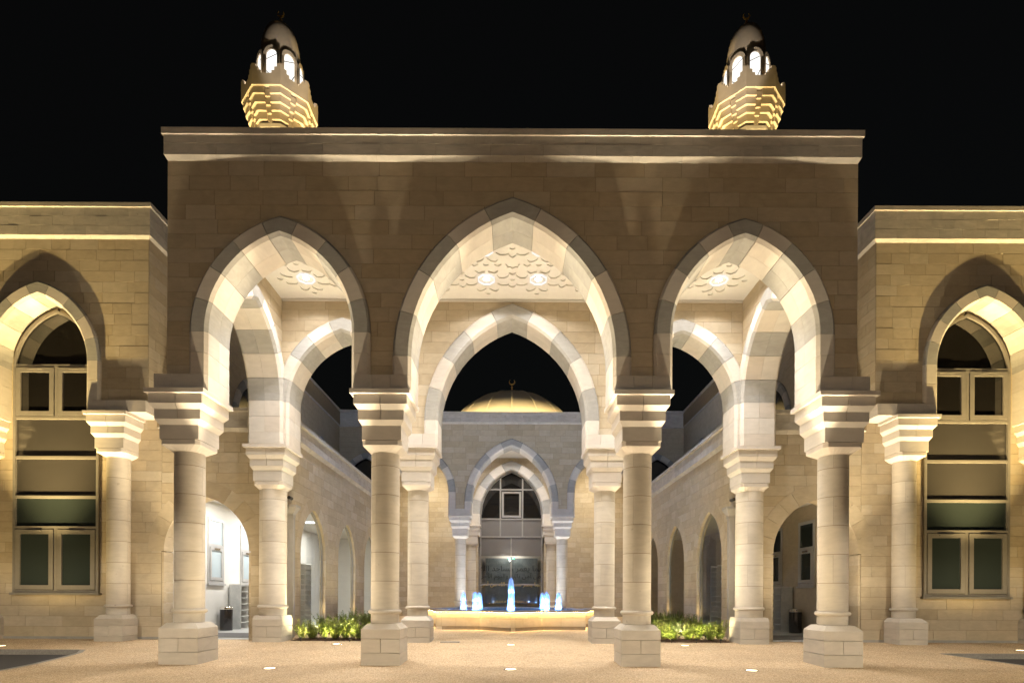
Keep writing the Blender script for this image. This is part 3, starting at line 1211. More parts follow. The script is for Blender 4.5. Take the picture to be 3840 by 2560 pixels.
# ------------------------------------------------------------------ side wings
def wing_window(parent, sx, c, y, zl):
    """tall glazed unit: two casement pairs, blind panes and a pointed head"""
    win = empty('window', parent=parent)
    hw = 1.25
    cx = sx * c
    t = 0.075
    z_sill, z1, z2, z3, z4, z5 = zl
    aw, apex = pointed(1.25, 1.80, z5 - 0.1)
    # arched head: frame swept along the arch
    fb = MB()
    def head(off, k):
        w_, ap = pointed(1.25 - off, 1.80 - off, z5 - 0.1)
        H = ap - (z5 - 0.1)
        pts = []
        for i in range(k + 1):
            th = math.acos((1.80 - 1.25) / (1.80 - off)) * i / k
            pts.append((-(1.80 - off) * math.cos(th) + 0.55, z5 - 0.1 + (1.80 - off) * math.sin(th)))
        return pts
    k = 10
    Pa, Pb = head(0, k), head(t, k)
    for sd in (-1, 1):
        for i in range(k):
            a, b, c_, d = Pa[i], Pa[i + 1], Pb[i + 1], Pb[i]
            V = [(cx + sd * p[0], yy, p[1]) for yy in (y, y + 0.12) for p in (a, b, c_, d)]
            fb.add(V, [(0, 1, 2, 3), (2, 3, 7, 6), (0, 4, 5, 1)])
    fb.box(cx - hw, cx - hw + t, y, y + 0.12, z_sill, z5 - 0.08)
    fb.box(cx + hw - t, cx + hw, y, y + 0.12, z_sill, z5 - 0.08)
    for zz in (z1, z2, z3, z4, z5):
        fb.box(cx - hw + t, cx + hw - t, y + 0.004, y + 0.11, zz - 0.04, zz + 0.04)
    fb.box(cx - hw + t, cx + hw - t, y + 0.004, y + 0.11, z_sill, z_sill + 0.07)
    for za, zb in ((z_sill + 0.07, z1 - 0.04), (z4 + 0.04, z5 - 0.04)):
        fb.box(cx - 0.04, cx + 0.04, y + 0.006, y + 0.11, za, zb)
    fb.build('frame', 'frame', win)
    box('window_sill', cx - hw - 0.05, cx + hw + 0.05, y - 0.05, y + 0.1, z_sill - 0.07, z_sill - 0.003, 'frame', win)
    # panes
    yp = y + 0.06
    for za, zb, m_ in ((z1, z2, 'pane_green'), (z2, z3, 'pane_brown'), (z3, z4, 'pane_brown')):
        mk('pane', [(cx - hw + t, yp, za + 0.04), (cx + hw - t, yp, za + 0.04), (cx + hw - t, yp, zb - 0.04), (cx - hw + t, yp, zb - 0.04)], [(0, 1, 2, 3)], m_, win)
    # arched pane
    PP = [(cx - p[0], p[1]) for p in Pb] + [(cx + p[0], p[1]) for p in Pb[:-1][::-1]]
    PP = [(cx + hw - t, z5 + 0.04), ] + [q for q in PP if q[1] > z5 + 0.04] + [(cx - hw + t, z5 + 0.04)]
    mk('pane', [(a, yp, b) for a, b in PP], [tuple(range(len(PP)))], 'pane_dark', win)
    for za, zb, m_ in ((z_sill + 0.07, z1 - 0.04, 'pane_green'), (z4 + 0.04, z5 - 0.04, 'pane_dark')):
        for sd in (-1, 1):
            xa, xb = (cx - hw + t, cx - 0.04) if sd < 0 else (cx + 0.04, cx + hw - t)
            ga = 0.018
            q = MB()
            q.box(xa, xb, y + 0.03, y + 0.05, za, zb)
            q.build('gasket', 'frame_dk', win)
            f2 = MB()
            fwid = 0.13
            x0_, x1_, z0_, z1_ = xa + ga, xb - ga, za + ga, zb - ga
            f2.box(x0_, x0_ + fwid, y - 0.012, y + 0.04, z0_, z1_)
            f2.box(x1_ - fwid, x1_, y - 0.012, y + 0.04, z0_, z1_)
            f2.box(x0_ + fwid, x1_ - fwid, y - 0.010, y + 0.04, z0_, z0_ + fwid)
            f2.box(x0_ + fwid, x1_ - fwid, y - 0.010, y + 0.04, z1_ - fwid, z1_)
            f2.build('casement', 'frame', win)
            mk('pane', [(x0_ + fwid, y + 0.026, z0_ + fwid), (x1_ - fwid, y + 0.026, z0_ + fwid), (x1_ - fwid, y + 0.026, z1_ - fwid), (x0_ + fwid, y + 0.026, z1_ - fwid)], [(0, 1, 2, 3)], m_, win)
            xm = (x0_ + x1_) / 2
            MB().box(xm - 0.22, xm + 0.22, y - 0.034, y - 0.014, z1_ - 0.06, z1_ - 0.02).build('handle', 'frame', win)
    return win


ARC_W = dict(a=1.41, R=2.0, zs=7.97, angs=rad(0, 16.6, 33.2, 49.8, 66.4))
WC = 13.27
YR = 16.30          # recessed wall behind the wing columns
YWF = Y2 - 0.385
XW = 10.22          # inner face of the wings
ZWT = 11.42
for s in (-1, 1):
    wing = empty('wing_building', (s * 20, 24, 0))
    tag(wing, 'golden two-storey sandstone wing with tall arched window' + SD[s], 'building', 'side wings of the building')
    f0 = Frame((0, Y2, 0), (s, 0, 0), (0, -1, 0))
    arch = empty('arch', parent=wing)
    arch_ring(arch, f0, WC, zleg=Z_IM + 0.9, mid=False, legs=2, **ARC_W)
    arch2 = empty('arch', parent=wing)
    arch_ring(arch2, f0, WC + 3.92, zleg=Z_IM + 0.9, mid=False, legs=2, **ARC_W)
    imp2 = empty('impost', parent=wing)
    impost(imp2, Frame((s * 11.31, Y2, 0), (s, 0, 0), (0, -1, 0)), -1.08, 0.612, [-0.55, 0.05], z0=Z_AB + 0.9, z1=Z_IM + 0.9, cha=False)
    impost(imp2, Frame((s * 15.23, Y2, 0), (s, 0, 0), (0, -1, 0)), -0.612, 0.612, [-0.19, 0.19], z0=Z_AB + 0.9, z1=Z_IM + 0.9)
    w1 = empty('wall', parent=wing)
    ops = [ring_opening(WC, ARC_W['a'], ARC_W['R'], ARC_W['zs'], 0), ring_opening(WC + 3.92, ARC_W['a'], ARC_W['R'], ARC_W['zs'], 0)]
    masonry(w1, Frame((0, YWF, 0), (s, 0, 0), (0, -1, 0)), XW + 0.012, 16.4, [Z_IM + 0.9] + courses(Z_IM + 0.9, ZWT)[1:], ops, 0.6, lens=(0.5, 0.6, 0.75, 0.9), seed=31)
    # recessed lower wall with the window
    w2 = empty('wall', parent=wing)
    zl = (1.49, 3.38, 4.27, 5.42, 6.575, 8.085)
    wopen = {'c': WC, 'w': lambda v: 1.24, 'top': 8.2, 'bot': zl[0] - 0.03}
    rows = [0.0, 0.17] + [0.17 + 0.295 * k for k in range(1, 5)]
    rows = [0.0, 0.21, 0.51, 0.81, 1.11, 1.46] + [1.46 + 0.3 * k for k in range(1, 19)]
    masonry(w2, Frame((0, YR, 0), (s, 0, 0), (0, -1, 0)), XW + 0.01, 16.4, rows, [wopen], 0.25, lens=(0.6, 0.75, 0.9, 1.1), seed=33, proud=0.002)
    box('plinth_course', s * (XW + 0.05), s * 16.4, YR - 0.012, YR - 0.002, -0.1, 0.215, 'grey', w2)
    # lining that closes the upper niche above the recess round the window head
    wing_window(wing, s, WC, YR - 0.08, zl)
    lin = masonry(empty('wall', parent=wing), Frame((0, YR, 0), (s, 0, 0), (0, -1, 0)), XW + 0.3, 16.4, [6.86, 8.2, 9.0, 9.9, 10.4],
                  [{'c': WC, 'w': pointed(1.24, 1.80, 7.985)[0], 'top': pointed(1.24, 1.80, 7.985)[1], 'bot': 0}], 0.25, seed=35, stuff=True)
    # inner return wall of the wing along the corridor roof and the courtyard
    w3 = empty('wall', parent=wing)
    fs = Frame((s * XW, 0, 0), (0, 1, 0), (-s, 0, 0))
    ww, wt = pointed(1.3, 1.85, 7.9)
    ops3 = [{'c': yy, 'w': ww, 'top': wt, 'bot': 6.3} for yy in (21.9, 25.9, 29.9)]
    masonry(w3, fs, YWF + 0.012, YWF + 2.6, courses(Z_IM + 0.9, ZWT), [], 0.4, lens=(0.55, 0.7, 0.9), seed=41)
    masonry(w3, fs, YWF + 2.6, 33.1, courses(6.3, ZWT), ops3, 0.4, stuff=True, seed=42)
    lowr = empty('wall', parent=wing)
    # corridor wall below (plain painted side towards the corridor)
    cw = MB()
    wins = [(18.75, 19.8), (21.0, 22.05), (23.3, 24.35), (25.6, 26.65)]
    yprev = YR + 0.24
    for ya_, yb_ in wins:
        cw.box(s * XW, s * (XW + 0.3), yprev, ya_, 0.1, 6.9)
        cw.box(s * XW, s * (XW + 0.3), ya_, yb_, 0.1, 1.83)
        cw.box(s * XW, s * (XW + 0.3), ya_, yb_, 4.07, 6.9)
        yprev = yb_
    cw.box(s * XW, s * (XW + 0.3), yprev, 33.0, 0.1, 6.9)
    cw.build('corridor_side', 'render' if s < 0 else 'buff', lowr)
    for ya_, yb_ in wins:
        wn_ = empty('window', parent=wing)
        fbm = MB()
        xa, xb = s * (XW - 0.03), s * (XW + 0.06)
        for (a1, a2, b1, b2) in ((ya_, ya_ + 0.09, 1.83, 4.07), (yb_ - 0.09, yb_, 1.83, 4.07), (ya_ + 0.09, yb_ - 0.09, 1.83, 1.93), (ya_ + 0.09, yb_ - 0.09, 3.97, 4.07), (ya_ + 0.09, yb_ - 0.09, 3.08, 3.18)):
            fbm.box(xa, xb, a1, a2, b1, b2)
        fbm.build('frame', 'frame_lt', wn_)
        cs = MB()
        xa2, xb2 = s * (XW - 0.05), s * (XW + 0.03)
        for (a1, a2, b1, b2) in ((ya_ + 0.1, ya_ + 0.2, 1.94, 3.07), (yb_ - 0.2, yb_ - 0.1, 1.94, 3.07), (ya_ + 0.2, yb_ - 0.2, 1.94, 2.05), (ya_ + 0.2, yb_ - 0.2, 2.96, 3.07)):
            cs.box(xa2, xb2, a1, a2, b1, b2)
        cs.build('casement', 'frame_lt', wn_)
        box('handle', s * (XW - 0.075), s * (XW - 0.052), ya_ + 0.35, yb_ - 0.35, 3.0, 3.05, 'chrome', wn_)
        mt = 'pane_blue' if s < 0 else 'pane_green'
        box('pane', s * (XW + 0.0), s * (XW + 0.02), ya_ + 0.09, yb_ - 0.09, 3.18, 3.97, mt, wn_)
        box('pane', s * (XW - 0.01), s * (XW + 0.02), ya_ + 0.2, yb_ - 0.2, 2.05, 2.96, mt, wn_)
        box('window_sill', s * (XW - 0.08), s * (XW + 0.02), ya_ - 0.04, yb_ + 0.04, 1.77, 1.828, 'frame_lt', wn_)
    # dark glazing of the upper windows facing the court
    for yy in (21.9, 25.9, 29.9):
        a3 = empty('arch', parent=wing)
        arch_ring(a3, Frame((s * (XW + 0.02), 0, 0), (0, 1, 0), (-s, 0, 0)), yy, 1.3, 1.85, 7.9, 6.95, rad(0, 17, 34, 51, 67), T=0.12, mid=False, legs=1, rw=0.22)
        g_ = MB()
        g_.box(s * (XW + 0.2), s * (XW + 0.22), yy - 1.4, yy + 1.4, 6.9, 9.9)
        g_.build('pane', 'pane_dark', wing)
    # cornice
    cor = empty('cornice', parent=wing)
    xa, xb = (XW, 40) if s > 0 else (-40, -XW)
    rect_loft('cornice_core', xa, xb, YWF, 33.1, [(ZWT, 0.0), (ZWT + 0.075, 0.06), (12.26, 0.06)], 'mortar', cor)
    if s > 0:
        flare_stones(cor, XW, 17.6, YWF, ZWT, ZWT + 0.075, 0.06, 1.2, 'cope', 7)
        face_stones(cor, XW - 0.062, 17.6, YWF - 0.06, [ZWT + 0.075, 11.76, 12.02, 12.265], 0.62, 'cope', 8)
    else:
        flare_stones(cor, -17.6, -XW, YWF, ZWT, ZWT + 0.075, 0.06, 1.2, 'cope', 9)
        face_stones(cor, -17.6, -XW + 0.062, YWF - 0.06, [ZWT + 0.075, 11.76, 12.02, 12.265], 0.62, 'cope', 10)
    # return of the cornice along the courtyard side
    fl = MB()
    xi = s * XW
    fl.add([(xi - s * 0.004, YWF - 0.0, ZWT), (xi - s * 0.004, 33.0, ZWT), (xi - s * 0.066, 33.0, ZWT + 0.075), (xi - s * 0.066, YWF - 0.06, ZWT + 0.075)], [(0, 1, 2, 3)])
    fl.build('cornice_stone', 'cope', cor)
    rr_ = random.Random(12)
    for k, (za, zb) in enumerate(((ZWT + 0.075, 11.76), (11.76, 12.02), (12.02, 12.265))):
        y_ = YWF - 0.066
        while y_ < 22:
            yb_ = y_ + 0.62 * rr_.uniform(0.9, 1.1)
            MB().box(xi - s * 0.05, xi - s * (0.067 + rr_.uniform(0, 0.003)), y_ + 0.002, yb_ - 0.002, za + 0.002, zb - 0.003).build('cornice_stone', 'cope', cor)
            y_ = yb_
    for k in range(4):
        x0_ = XW - 0.11 + k * 2.6
        MB().box(s * (x0_ + 0.002), s * (x0_ + 2.598), YWF - 0.11, 33.2, 12.268, 12.385).build('coping_slab', 'cope', cor)
    MB().box(s * (XW + 10.29), s * 40, YWF - 0.11, 33.2, 12.268, 12.385).build('coping_slab', 'cope', cor)
    box('roof', s * (XW + 0.4), s * 40, YWF + 0.65, 33.0, 11.0, 11.5, 'roof', wing)
    # plain continuation of the wing out of the picture and a dim room behind the windows
    box('outer_wall', s * 17.9, s * 40, YR, YR + 0.3, 0, ZWT, 'buff', wing)
    box('outer_wall', s * 16.4, s * 17.9, YR + 0.02, YR + 0.3, 0, 6.8, 'buff', wing)
    box('outer_wall', s * 16.41, s * 40, YWF, YR - 0.01, 10.2, ZWT, 'buff', wing)
    box('room', s * (XW + 0.45), s * 17, YR + 0.6, YR + 0.7, 0.2, 10.9, 'interior', wing)


# ------------------------------------------------------------------ corridors either side of the courtyard
ZL = 6.2
XC = 6.80
YPB = 29.49          # columns of the portico across the courtyard
for s in (-1, 1):
    cb = empty('corridor_building', (s * 8.5, 22, 0))
    tag(cb, 'bright white single-storey corridor with pointed doorway and shoe rack inside' if s < 0 else 'unlit single-storey corridor with pointed doorway and dark shoe rack inside', 'building', None)
    w1 = empty('wall', parent=cb)
    dw, dt = pointed(1.245, 1.62, 2.72)
    door = {'c': 8.91, 'w': dw, 'top': dt, 'bot': 0}
    rows = [0.0, 0.21] + [0.21 + 0.3 * k for k in range(1, 20)] + [ZL]
    rows = sorted(set([r_ for r_ in rows if r_ <= ZL and abs(r_ - 2.72) > 0.1] + [2.72]))
    dwo, dto = pointed(1.245 + 0.42, 1.62 + 0.42, 2.72)
    masonry(w1, Frame((0, YR, 0), (s, 0, 0), (0, -1, 0)), 6.81, XW, rows, [{'c': 8.91, 'w': (lambda v: 1.3), 'top': 2.72, 'bot': 0}, {'c': 8.91, 'w': dwo, 'top': dto, 'bot': 2.72}], 0.45, seed=51, lens=(0.5, 0.62, 0.75, 0.9))
    # flush voussoirs of the doorway
    ar = empty('arch', parent=cb)
    fq = Frame((0, YR + 0.224, 0), (s, 0, 0), (0, -1, 0))
    angs = rad(0, 15, 30, 45, 58)
    def flush_ring(part, fr, c, a, R, zs, rw, T, angs, zbot, mat='buff'):
        def pt(sd, th, rr):
            ph = math.acos((R - a) / (R + rr))
            th = min(th, ph)
            return c + sd * ((R - a) - (R + rr) * math.cos(th)), zs + (R + rr) * math.sin(th)
        prof = [(0, T), (rw, T), (rw, -T), (0, -T)]
        ts = list(angs)
        for sd in (-1, 1):
            for i in range(len(ts)):
                t0 = ts[i] + (0.002 if i else 0)
                t1 = (ts[i + 1] - 0.002) if i < len(ts) - 1 else 1.6
                V, F = [], []
                for k in range(4):
                    for rr, w in prof:
                        tt = t0 + (min(t1, math.acos((R - a) / (R + rr))) - t0) * k / 3
                        u, v = pt(sd, tt, rr)
                        V.append(fr(u, v, w))
                for k in range(3):
                    for j in range(4):
                        F.append((k * 4 + j, (k + 1) * 4 + j, (k + 1) * 4 + (j + 1) % 4, k * 4 + (j + 1) % 4))
                F += [(0, 1, 2, 3), (12, 15, 14, 13)]
                mk('voussoir', V, F, mat, part)
            zz = zbot
            k = 0
            while zz < zs - 0.05:
                zt = min(zs, zz + 0.3)
                V = []
                for z_ in (zz + 0.002, zt - 0.003):
                    wd = 0.058
                    for rr, w in ((0, T), (wd, T), (wd, -T), (0, -T)):
                        V.append(fr(c + sd * (a + rr), z_, w))
                mk('jamb_stone', V, [(0, 1, 2, 3), (4, 7, 6, 5), (0, 4, 5, 1), (1, 5, 6, 2), (2, 6, 7, 3), (3, 7, 4, 0)], mat, part)
                zz = zt
                k += 1
    flush_ring(ar, fq, 8.91, 1.245, 1.62, 2.72, 0.47, 0.229, angs, 0.0)
    # courtyard side wall with three pointed glazed openings
    w2 = empty('wall', parent=cb)
    fs = Frame((s * XC, 0, 0), (0, 1, 0), (-s, 0, 0))
    ow, ot = pointed(1.2, 1.62, 2.80)
    oo, oto = pointed(1.2 + 0.36, 1.62 + 0.36, 2.80)
    ycs = (19.2, 23.1, 27.0)
    rows2 = [0.0, 0.21] + [0.21 + 0.3 * k for k in range(1, 20)] + [ZL]
    rows2 = sorted(set([r_ for r_ in rows2 if r_ <= ZL and abs(r_ - 2.8) > 0.12 and abs(r_ - 0.3) > 0.12] + [2.8, 0.3]))
    masonry(w2, fs, YR + 0.001, YPB + 3.7, rows2, [{'c': yy, 'w': (lambda v: 1.26), 'top': 2.8, 'bot': 0.3} for yy in ycs] + [{'c': yy, 'w': oo, 'top': oto, 'bot': 2.8} for yy in ycs], 0.2, seed=61, lens=(0.55, 0.7, 0.9, 1.1))
    for yy in ycs:
        a2 = empty('arch', parent=cb)
        fq2 = Frame((s * (XC + 0.098), 0, 0), (0, 1, 0), (-s, 0, 0))
        def fr2(u, v, w, f=fq2):
            return f(u, v, w)
        flush_ring(a2, fq2, yy, 1.2, 1.62, 2.80, 0.41, 0.103, rad(0, 15, 30, 45, 58), 0.3)
        wd_ = empty('window', parent=cb)
        # glass with slim frame set back in the reveal
        P = []
        for i in range(13):
            th = math.acos((1.62 - 1.2) / 1.62) * i / 12
            P.append((-(1.62) * math.cos(th) + 0.42, 2.80 + 1.62 * math.sin(th)))
        left = [(yy + p, z) for p, z in P]
        right = [(yy - p, z) for p, z in P[:-1][::-1]]
        out = [(yy - 1.2, 0.3)] + left + right + [(yy + 1.2, 0.3)]
        mk('pane', [(s * (XC + 0.12), a, b) for a, b in out], [tuple(range(len(out)))], 'glass', wd_)
        fb = MB()
        n_ = len(out)
        for i in range(n_ - 1):
            (a, b), (c, d) = out[i], out[i + 1]
            m1, m2 = (yy + (a - yy) * 0.955, b - (0.05 if b > 2.8 else 0)), (yy + (c - yy) * 0.955, d - (0.05 if d > 2.8 else 0))
            fb.add([(s * (XC + 0.09), a, b), (s * (XC + 0.09), c, d), (s * (XC + 0.09), m2[0], m2[1]), (s * (XC + 0.09), m1[0], m1[1]),
                    (s * (XC + 0.15), m1[0], m1[1]), (s * (XC + 0.15), m2[0], m2[1])], [(0, 1, 2, 3), (3, 2, 5, 4)])
        fb.build('frame', 'frame', wd_)
    # floor, ceiling, roof and cornice
    xa, xb = s * (XC + 0.4), s * XW
    mk('corridor_floor', [(xa, YR + 0.02, gz(YR) + 0.004), (xb, YR + 0.02, gz(YR) + 0.004), (xb, 18.5, 0.204), (xa, 18.5, 0.204), (xb, 33, 0.204), (xa, 33, 0.204)], [(0, 1, 2, 3), (3, 2, 4, 5)], 'marble', cb)
    box('corridor_ceiling', s * (XC + 0.3), s * XW, YR + 0.3, 33, 4.62, 4.75, 'plaster', cb)
    box('corridor_end', s * (XC + 0.2), s * XW, 31.5, 31.6, 0.2, 4.62, 'render' if s < 0 else 'buff', cb)
    box('roof', s * (XC + 0.2), s * XW, YR + 0.2, 33, 6.15, 6.22, 'roof', cb)
    cor = empty('cornice', parent=cb)
    xa, xb = sorted((s * XC, s * (XW - 0.005)))
    # along the doorway wall
    rect_loft('cornice_core', xa, xb, YR, YR + 0.5, [(ZL, 0.0), (ZL + 0.1, 0.1), (6.75, 0.1)], 'mortar', cor)
    flare_stones(cor, xa, xb, YR, ZL, ZL + 0.1, 0.1, 1.1, 'cope', 70)
    face_stones(cor, xa - (0.1 if s > 0 else 0), xb + (0.1 if s < 0 else 0), YR - 0.1, [ZL + 0.1, 6.53, 6.755], 0.9, 'cope', 71)
    MB().box(xa - (0.19 if s > 0 else 0), xb + (0.19 if s < 0 else 0), YR - 0.19, YR + 0.6, 6.757, 6.865).build('coping_slab', 'cope', cor)
    # along the courtyard
    xi = s * XC
    y0_, y1_ = YR - 0.1, YPB + 3.6
    MB().box(xi - s * 0.1, xi + s * 0.35, YR + 0.3, y1_, ZL + 0.1, 6.752).build('cornice_core', 'mortar', cor)
    rr_ = random.Random(77)
    y_ = YR - 0.004
    while y_ < y1_:
        yb_ = min(y_ + 1.2 * rr_.uniform(0.9, 1.1), y1_)
        MB().add([(xi - s * 0.004, y_ + 0.002, ZL), (xi - s * 0.004, yb_ - 0.002, ZL), (xi - s * 0.106, yb_ - 0.002, ZL + 0.1), (xi - s * 0.106, y_ + 0.002, ZL + 0.1),
                  (xi + s * 0.04, y_ + 0.002, ZL + 0.1), (xi + s * 0.04, yb_ - 0.002, ZL + 0.1)], [(0, 1, 2, 3), (3, 2, 5, 4)]).build('cornice_stone', 'cope', cor)
        y_ = yb_
    for za, zb in ((ZL + 0.1, 6.53), (6.53, 6.755)):
        y_ = YR - 0.1
        while y_ < y1_:
            yb_ = min(y_ + 0.95 * rr_.uniform(0.9, 1.1), y1_)
            MB().box(xi - s * 0.08, xi - s * (0.107 + rr_.uniform(0, 0.003)), y_ + 0.002, yb_ - 0.002, za + 0.002, zb - 0.003).build('cornice_stone', 'cope', cor)
            y_ = yb_
    y_ = YR + 0.61
    while y_ < y1_:
        yb_ = min(y_ + 2.4, y1_)
        MB().box(xi - s * 0.19, xi + s * 0.4, y_ + 0.002, yb_ - 0.002, 6.759, 6.865).build('coping_slab', 'cope', cor)
        y_ = yb_


# ------------------------------------------------------------------ portico across the courtyard
hall = empty('courtyard_portico', (0, YPB, 0))
tag(hall, 'portico behind the fountain with banded arches and tall glazed doorway', 'portico')
YPR = YPB + 4.173
fr_b = Frame((0, YPB, 0), (1, 0, 0), (0, -1, 0))
for k in (-1, 0, 1):
    arch = empty('arch', parent=hall)
    if k == 0:
        arch_ring(arch, fr_b, 0, zleg=Z_IM, mid=False, legs=1, **ARC_C)
    else:
        arch_ring(arch, fr_b, k * xc, zleg=Z_IM, mid=False, legs=2, **ARC_S)
imp3 = empty('impost', parent=hall)
for s in (-1, 1):
    impost(imp3, Frame((s * XI, YPB, 0), (1, 0, 0), (0, -1, 0)), -0.612, 0.612, [-0.19, 0.19])
    impost(imp3, Frame((s * XO, YPB, 0), (s, 0, 0), (0, -1, 0)), -0.612, 0.47, [], chb=False)
    place_column('std', s * XI, YPB, 'column of the far portico behind the fountain' + SD[s], 'columns of the far portico')
    place_column('std', s * XO, YPB, 'far portico column next to the courtyard wall' + SD[s], 'outer columns of the far portico')
    place_column('std', s * 2.42, YPR - 0.1, 'column against the wall beside the glazed doorway' + SD[s], 'columns beside the glazed doorway')
w_ = empty('wall', parent=hall)
masonry(w_, Frame((0, YPB - 0.385, 0), (1, 0, 0), (0, -1, 0)), -HW, HW, [Z_IM + 0.001] + courses(Z_IM, ZT)[1:], ops_c, 0.77, lens=(0.55, 0.65, 0.75, 0.9), seed=81)
# wall with the glazed arch
w_ = empty('wall', parent=hall)
ARC_D = dict(a=1.95, R=2.85, zs=6.357, angs=rad(0, 15.7, 31.4, 47.1, 62.8))
dwf, dtp = pointed(1.95 + 0.16, 2.85 + 0.16, 6.357)
masonry(w_, Frame((0, YPR, 0), (1, 0, 0), (0, -1, 0)), -6.9, 6.9, [0.0] + courses(0.0, ZC + 0.02)[1:], [{'c': 0, 'w': (lambda v: 1.98 if v < 5.9 else dwf(v)), 'top': dtp, 'bot': 0}], 0.5, seed=82, lens=(0.6, 0.75, 0.9))
arch = empty('arch', parent=hall)
arch_ring(arch, Frame((0, YPR + 0.1, 0), (1, 0, 0), (0, -1, 0)), 0, zleg=5.0, mid=False, legs=2, T=0.35, rw=0.42, **ARC_D)
box('ceiling', -6.9, 6.9, YPB + 0.3, YPR, ZC, ZC + 0.1, 'plaster', hall)
box('roof', -HW + 0.02, HW - 0.02, YPB - 0.36, YPR + 0.3, ZC + 0.12, ZT + 0.02, 'roof', hall)
for s in (-1, 1):
    box('wall', s * 6.9, s * HW, YPB + 0.38, YPR + 0.3, 0, ZT, 'buff', hall)
cor = empty('cornice', parent=hall)
YA2 = YPB - 0.386
rect_loft('cornice_core', -HW, HW, YA2, YPR + 0.3, [(ZT, -0.002), (ZT + 0.09, 0.05), (10.88, 0.05)], 'mortar', cor)
flare_stones(cor, -HW, HW, YA2, ZT, ZT + 0.09, 0.05, 1.1, 'cope', 83)
face_stones(cor, -HW - 0.052, HW + 0.052, YA2 - 0.05, [ZT + 0.09, 10.71, 10.885], 0.9, 'cope', 84)
for k in range(5):
    xa = -HW - 0.09 + k * (2 * HW + 0.18) / 5
    MB().box(xa + 0.002, xa + (2 * HW + 0.18) / 5 - 0.002, YA2 - 0.09, YPR + 0.4, 10.887, 11.015).build('coping_slab', 'cope', cor)

# glazed doorway
dg = empty('window', parent=hall)
yg = YPR + 0.2
SC = (YPR + 0.2) / 2090
def gx(px):
    return (px - 1918) * SC
def gzv(py):
    return CAM_Z + (2231 - py) * SC
hwg = 1.86
fb = MB()
def vbar(x, z0, z1, w=0.045, d=0.0):
    fb.box(x - w, x + w, yg - 0.04 + d, yg + 0.06, z0, z1)
def hbar(z, x0=-hwg, x1=hwg, w=0.045):
    fb.box(x0, x1, yg - 0.035, yg + 0.055, z - w, z + w)
zt = [gzv(1835), gzv(1945.5), gzv(2012)]
aw_, at_ = pointed(1.9, 2.79, 6.357)
def wlim(z):
    return aw_(z)
vbar(-hwg, 0.2, 6.36)
vbar(hwg, 0.2, 6.36)
hbar(zt[0])
hbar(zt[1])
hbar(zt[2])
for x_ in (gx(1877), gx(1960)):
    vbar(x_, zt[2], zt[0] + 0.0)
    vbar(x_, zt[0], 8.75)
zz_ = [gzv(1948)]
vbar(0, 0.2, zt[2], 0.04)
hbar(gzv(2190), -hwg, hwg, 0.04)
# arched rim
k = 10
for sd in (-1, 1):
    pr = None
    for i in range(k + 1):
        th = math.acos((2.79 - 1.9) / 2.79) * i / k
        a_ = (sd * (-(2.79) * math.cos(th) + 0.89), 6.357 + 2.79 * math.sin(th))
        th2 = math.acos((2.79 - 1.9) / 2.68) * i / k
        b_ = (sd * (-(2.68) * math.cos(th2) + 0.89), 6.357 + 2.68 * math.sin(th2))
        if pr:
            fb.add([(pr[0][0], yg - 0.04, pr[0][1]), (a_[0], yg - 0.04, a_[1]), (b_[0], yg - 0.04, b_[1]), (pr[1][0], yg - 0.04, pr[1][1])], [(0, 1, 2, 3)])
        pr = (a_, b_)
fb.build('frame', 'frame', dg)
hd = []
for i in range(k + 1):
    th = math.acos(0.89 / 2.72) * i / k
    hd.append((-(2.72) * math.cos(th) + 0.89, 6.357 + 2.72 * math.sin(th)))
out = [(-1.83, zt[1])] + hd + [(-x_, z_) for x_, z_ in hd[:-1][::-1]] + [(1.83, zt[1])]
mk('pane', [(a, yg + 0.01, b) for a, b in out], [tuple(range(len(out)))], 'pane_dark', dg)
for i, (xa, xb) in enumerate(((-hwg, gx(1877)), (gx(1877), gx(1960)), (gx(1960), hwg))):
    mk('pane', [(xa, yg + 0.012, zt[2]), (xb, yg + 0.012, zt[2]), (xb, yg + 0.012, zt[1]), (xa, yg + 0.012, zt[1])], [(0, 1, 2, 3)], 'pane_grey', dg)
for sd in (-1, 1):
    mk('pane', [(0, yg + 0.012, gzv(2084)), (sd * hwg, yg + 0.012, gzv(2084)), (sd * hwg, yg + 0.012, zt[2]), (0, yg + 0.012, zt[2])], [(0, 1, 2, 3)], 'pane_grey', dg)
    mk('pane', [(0, yg + 0.012, 0.2), (sd * hwg, yg + 0.012, 0.2), (sd * hwg, yg + 0.012, gzv(2084)), (0, yg + 0.012, gzv(2084))], [(0, 1, 2, 3)], 'glass', dg)
# opening light above
cs = MB()
xa, xb, za, zb = gx(1882), gx(1955), gzv(1940), gzv(1843)
for (a1, a2, b1, b2) in ((xa, xa + 0.13, za, zb), (xb - 0.13, xb, za, zb), (xa + 0.13, xb - 0.13, za, za + 0.13), (xa + 0.13, xb - 0.13, zb - 0.13, zb)):
    cs.box(a1, a2, yg - 0.07, yg - 0.045, b1, b2)
cs.build('casement', 'frame', dg)
box('handle', gx(1900), gx(1938), yg - 0.1, yg - 0.072, zb - 0.09, zb - 0.04, 'frame', dg)
# hall behind the doorway
box('room', -4, 4, YPR + 1.9, YPR + 2.0, 0, 6, 'interior', hall)
box('room', -4, 4, YPR + 0.5, YPR + 1.9, 4.6, 4.7, 'interior', hall)
for s in (-1, 1):
    box('room', s * 4, s * 4.1, YPR + 0.5, YPR + 2.0, 0, 4.6, 'interior', hall)

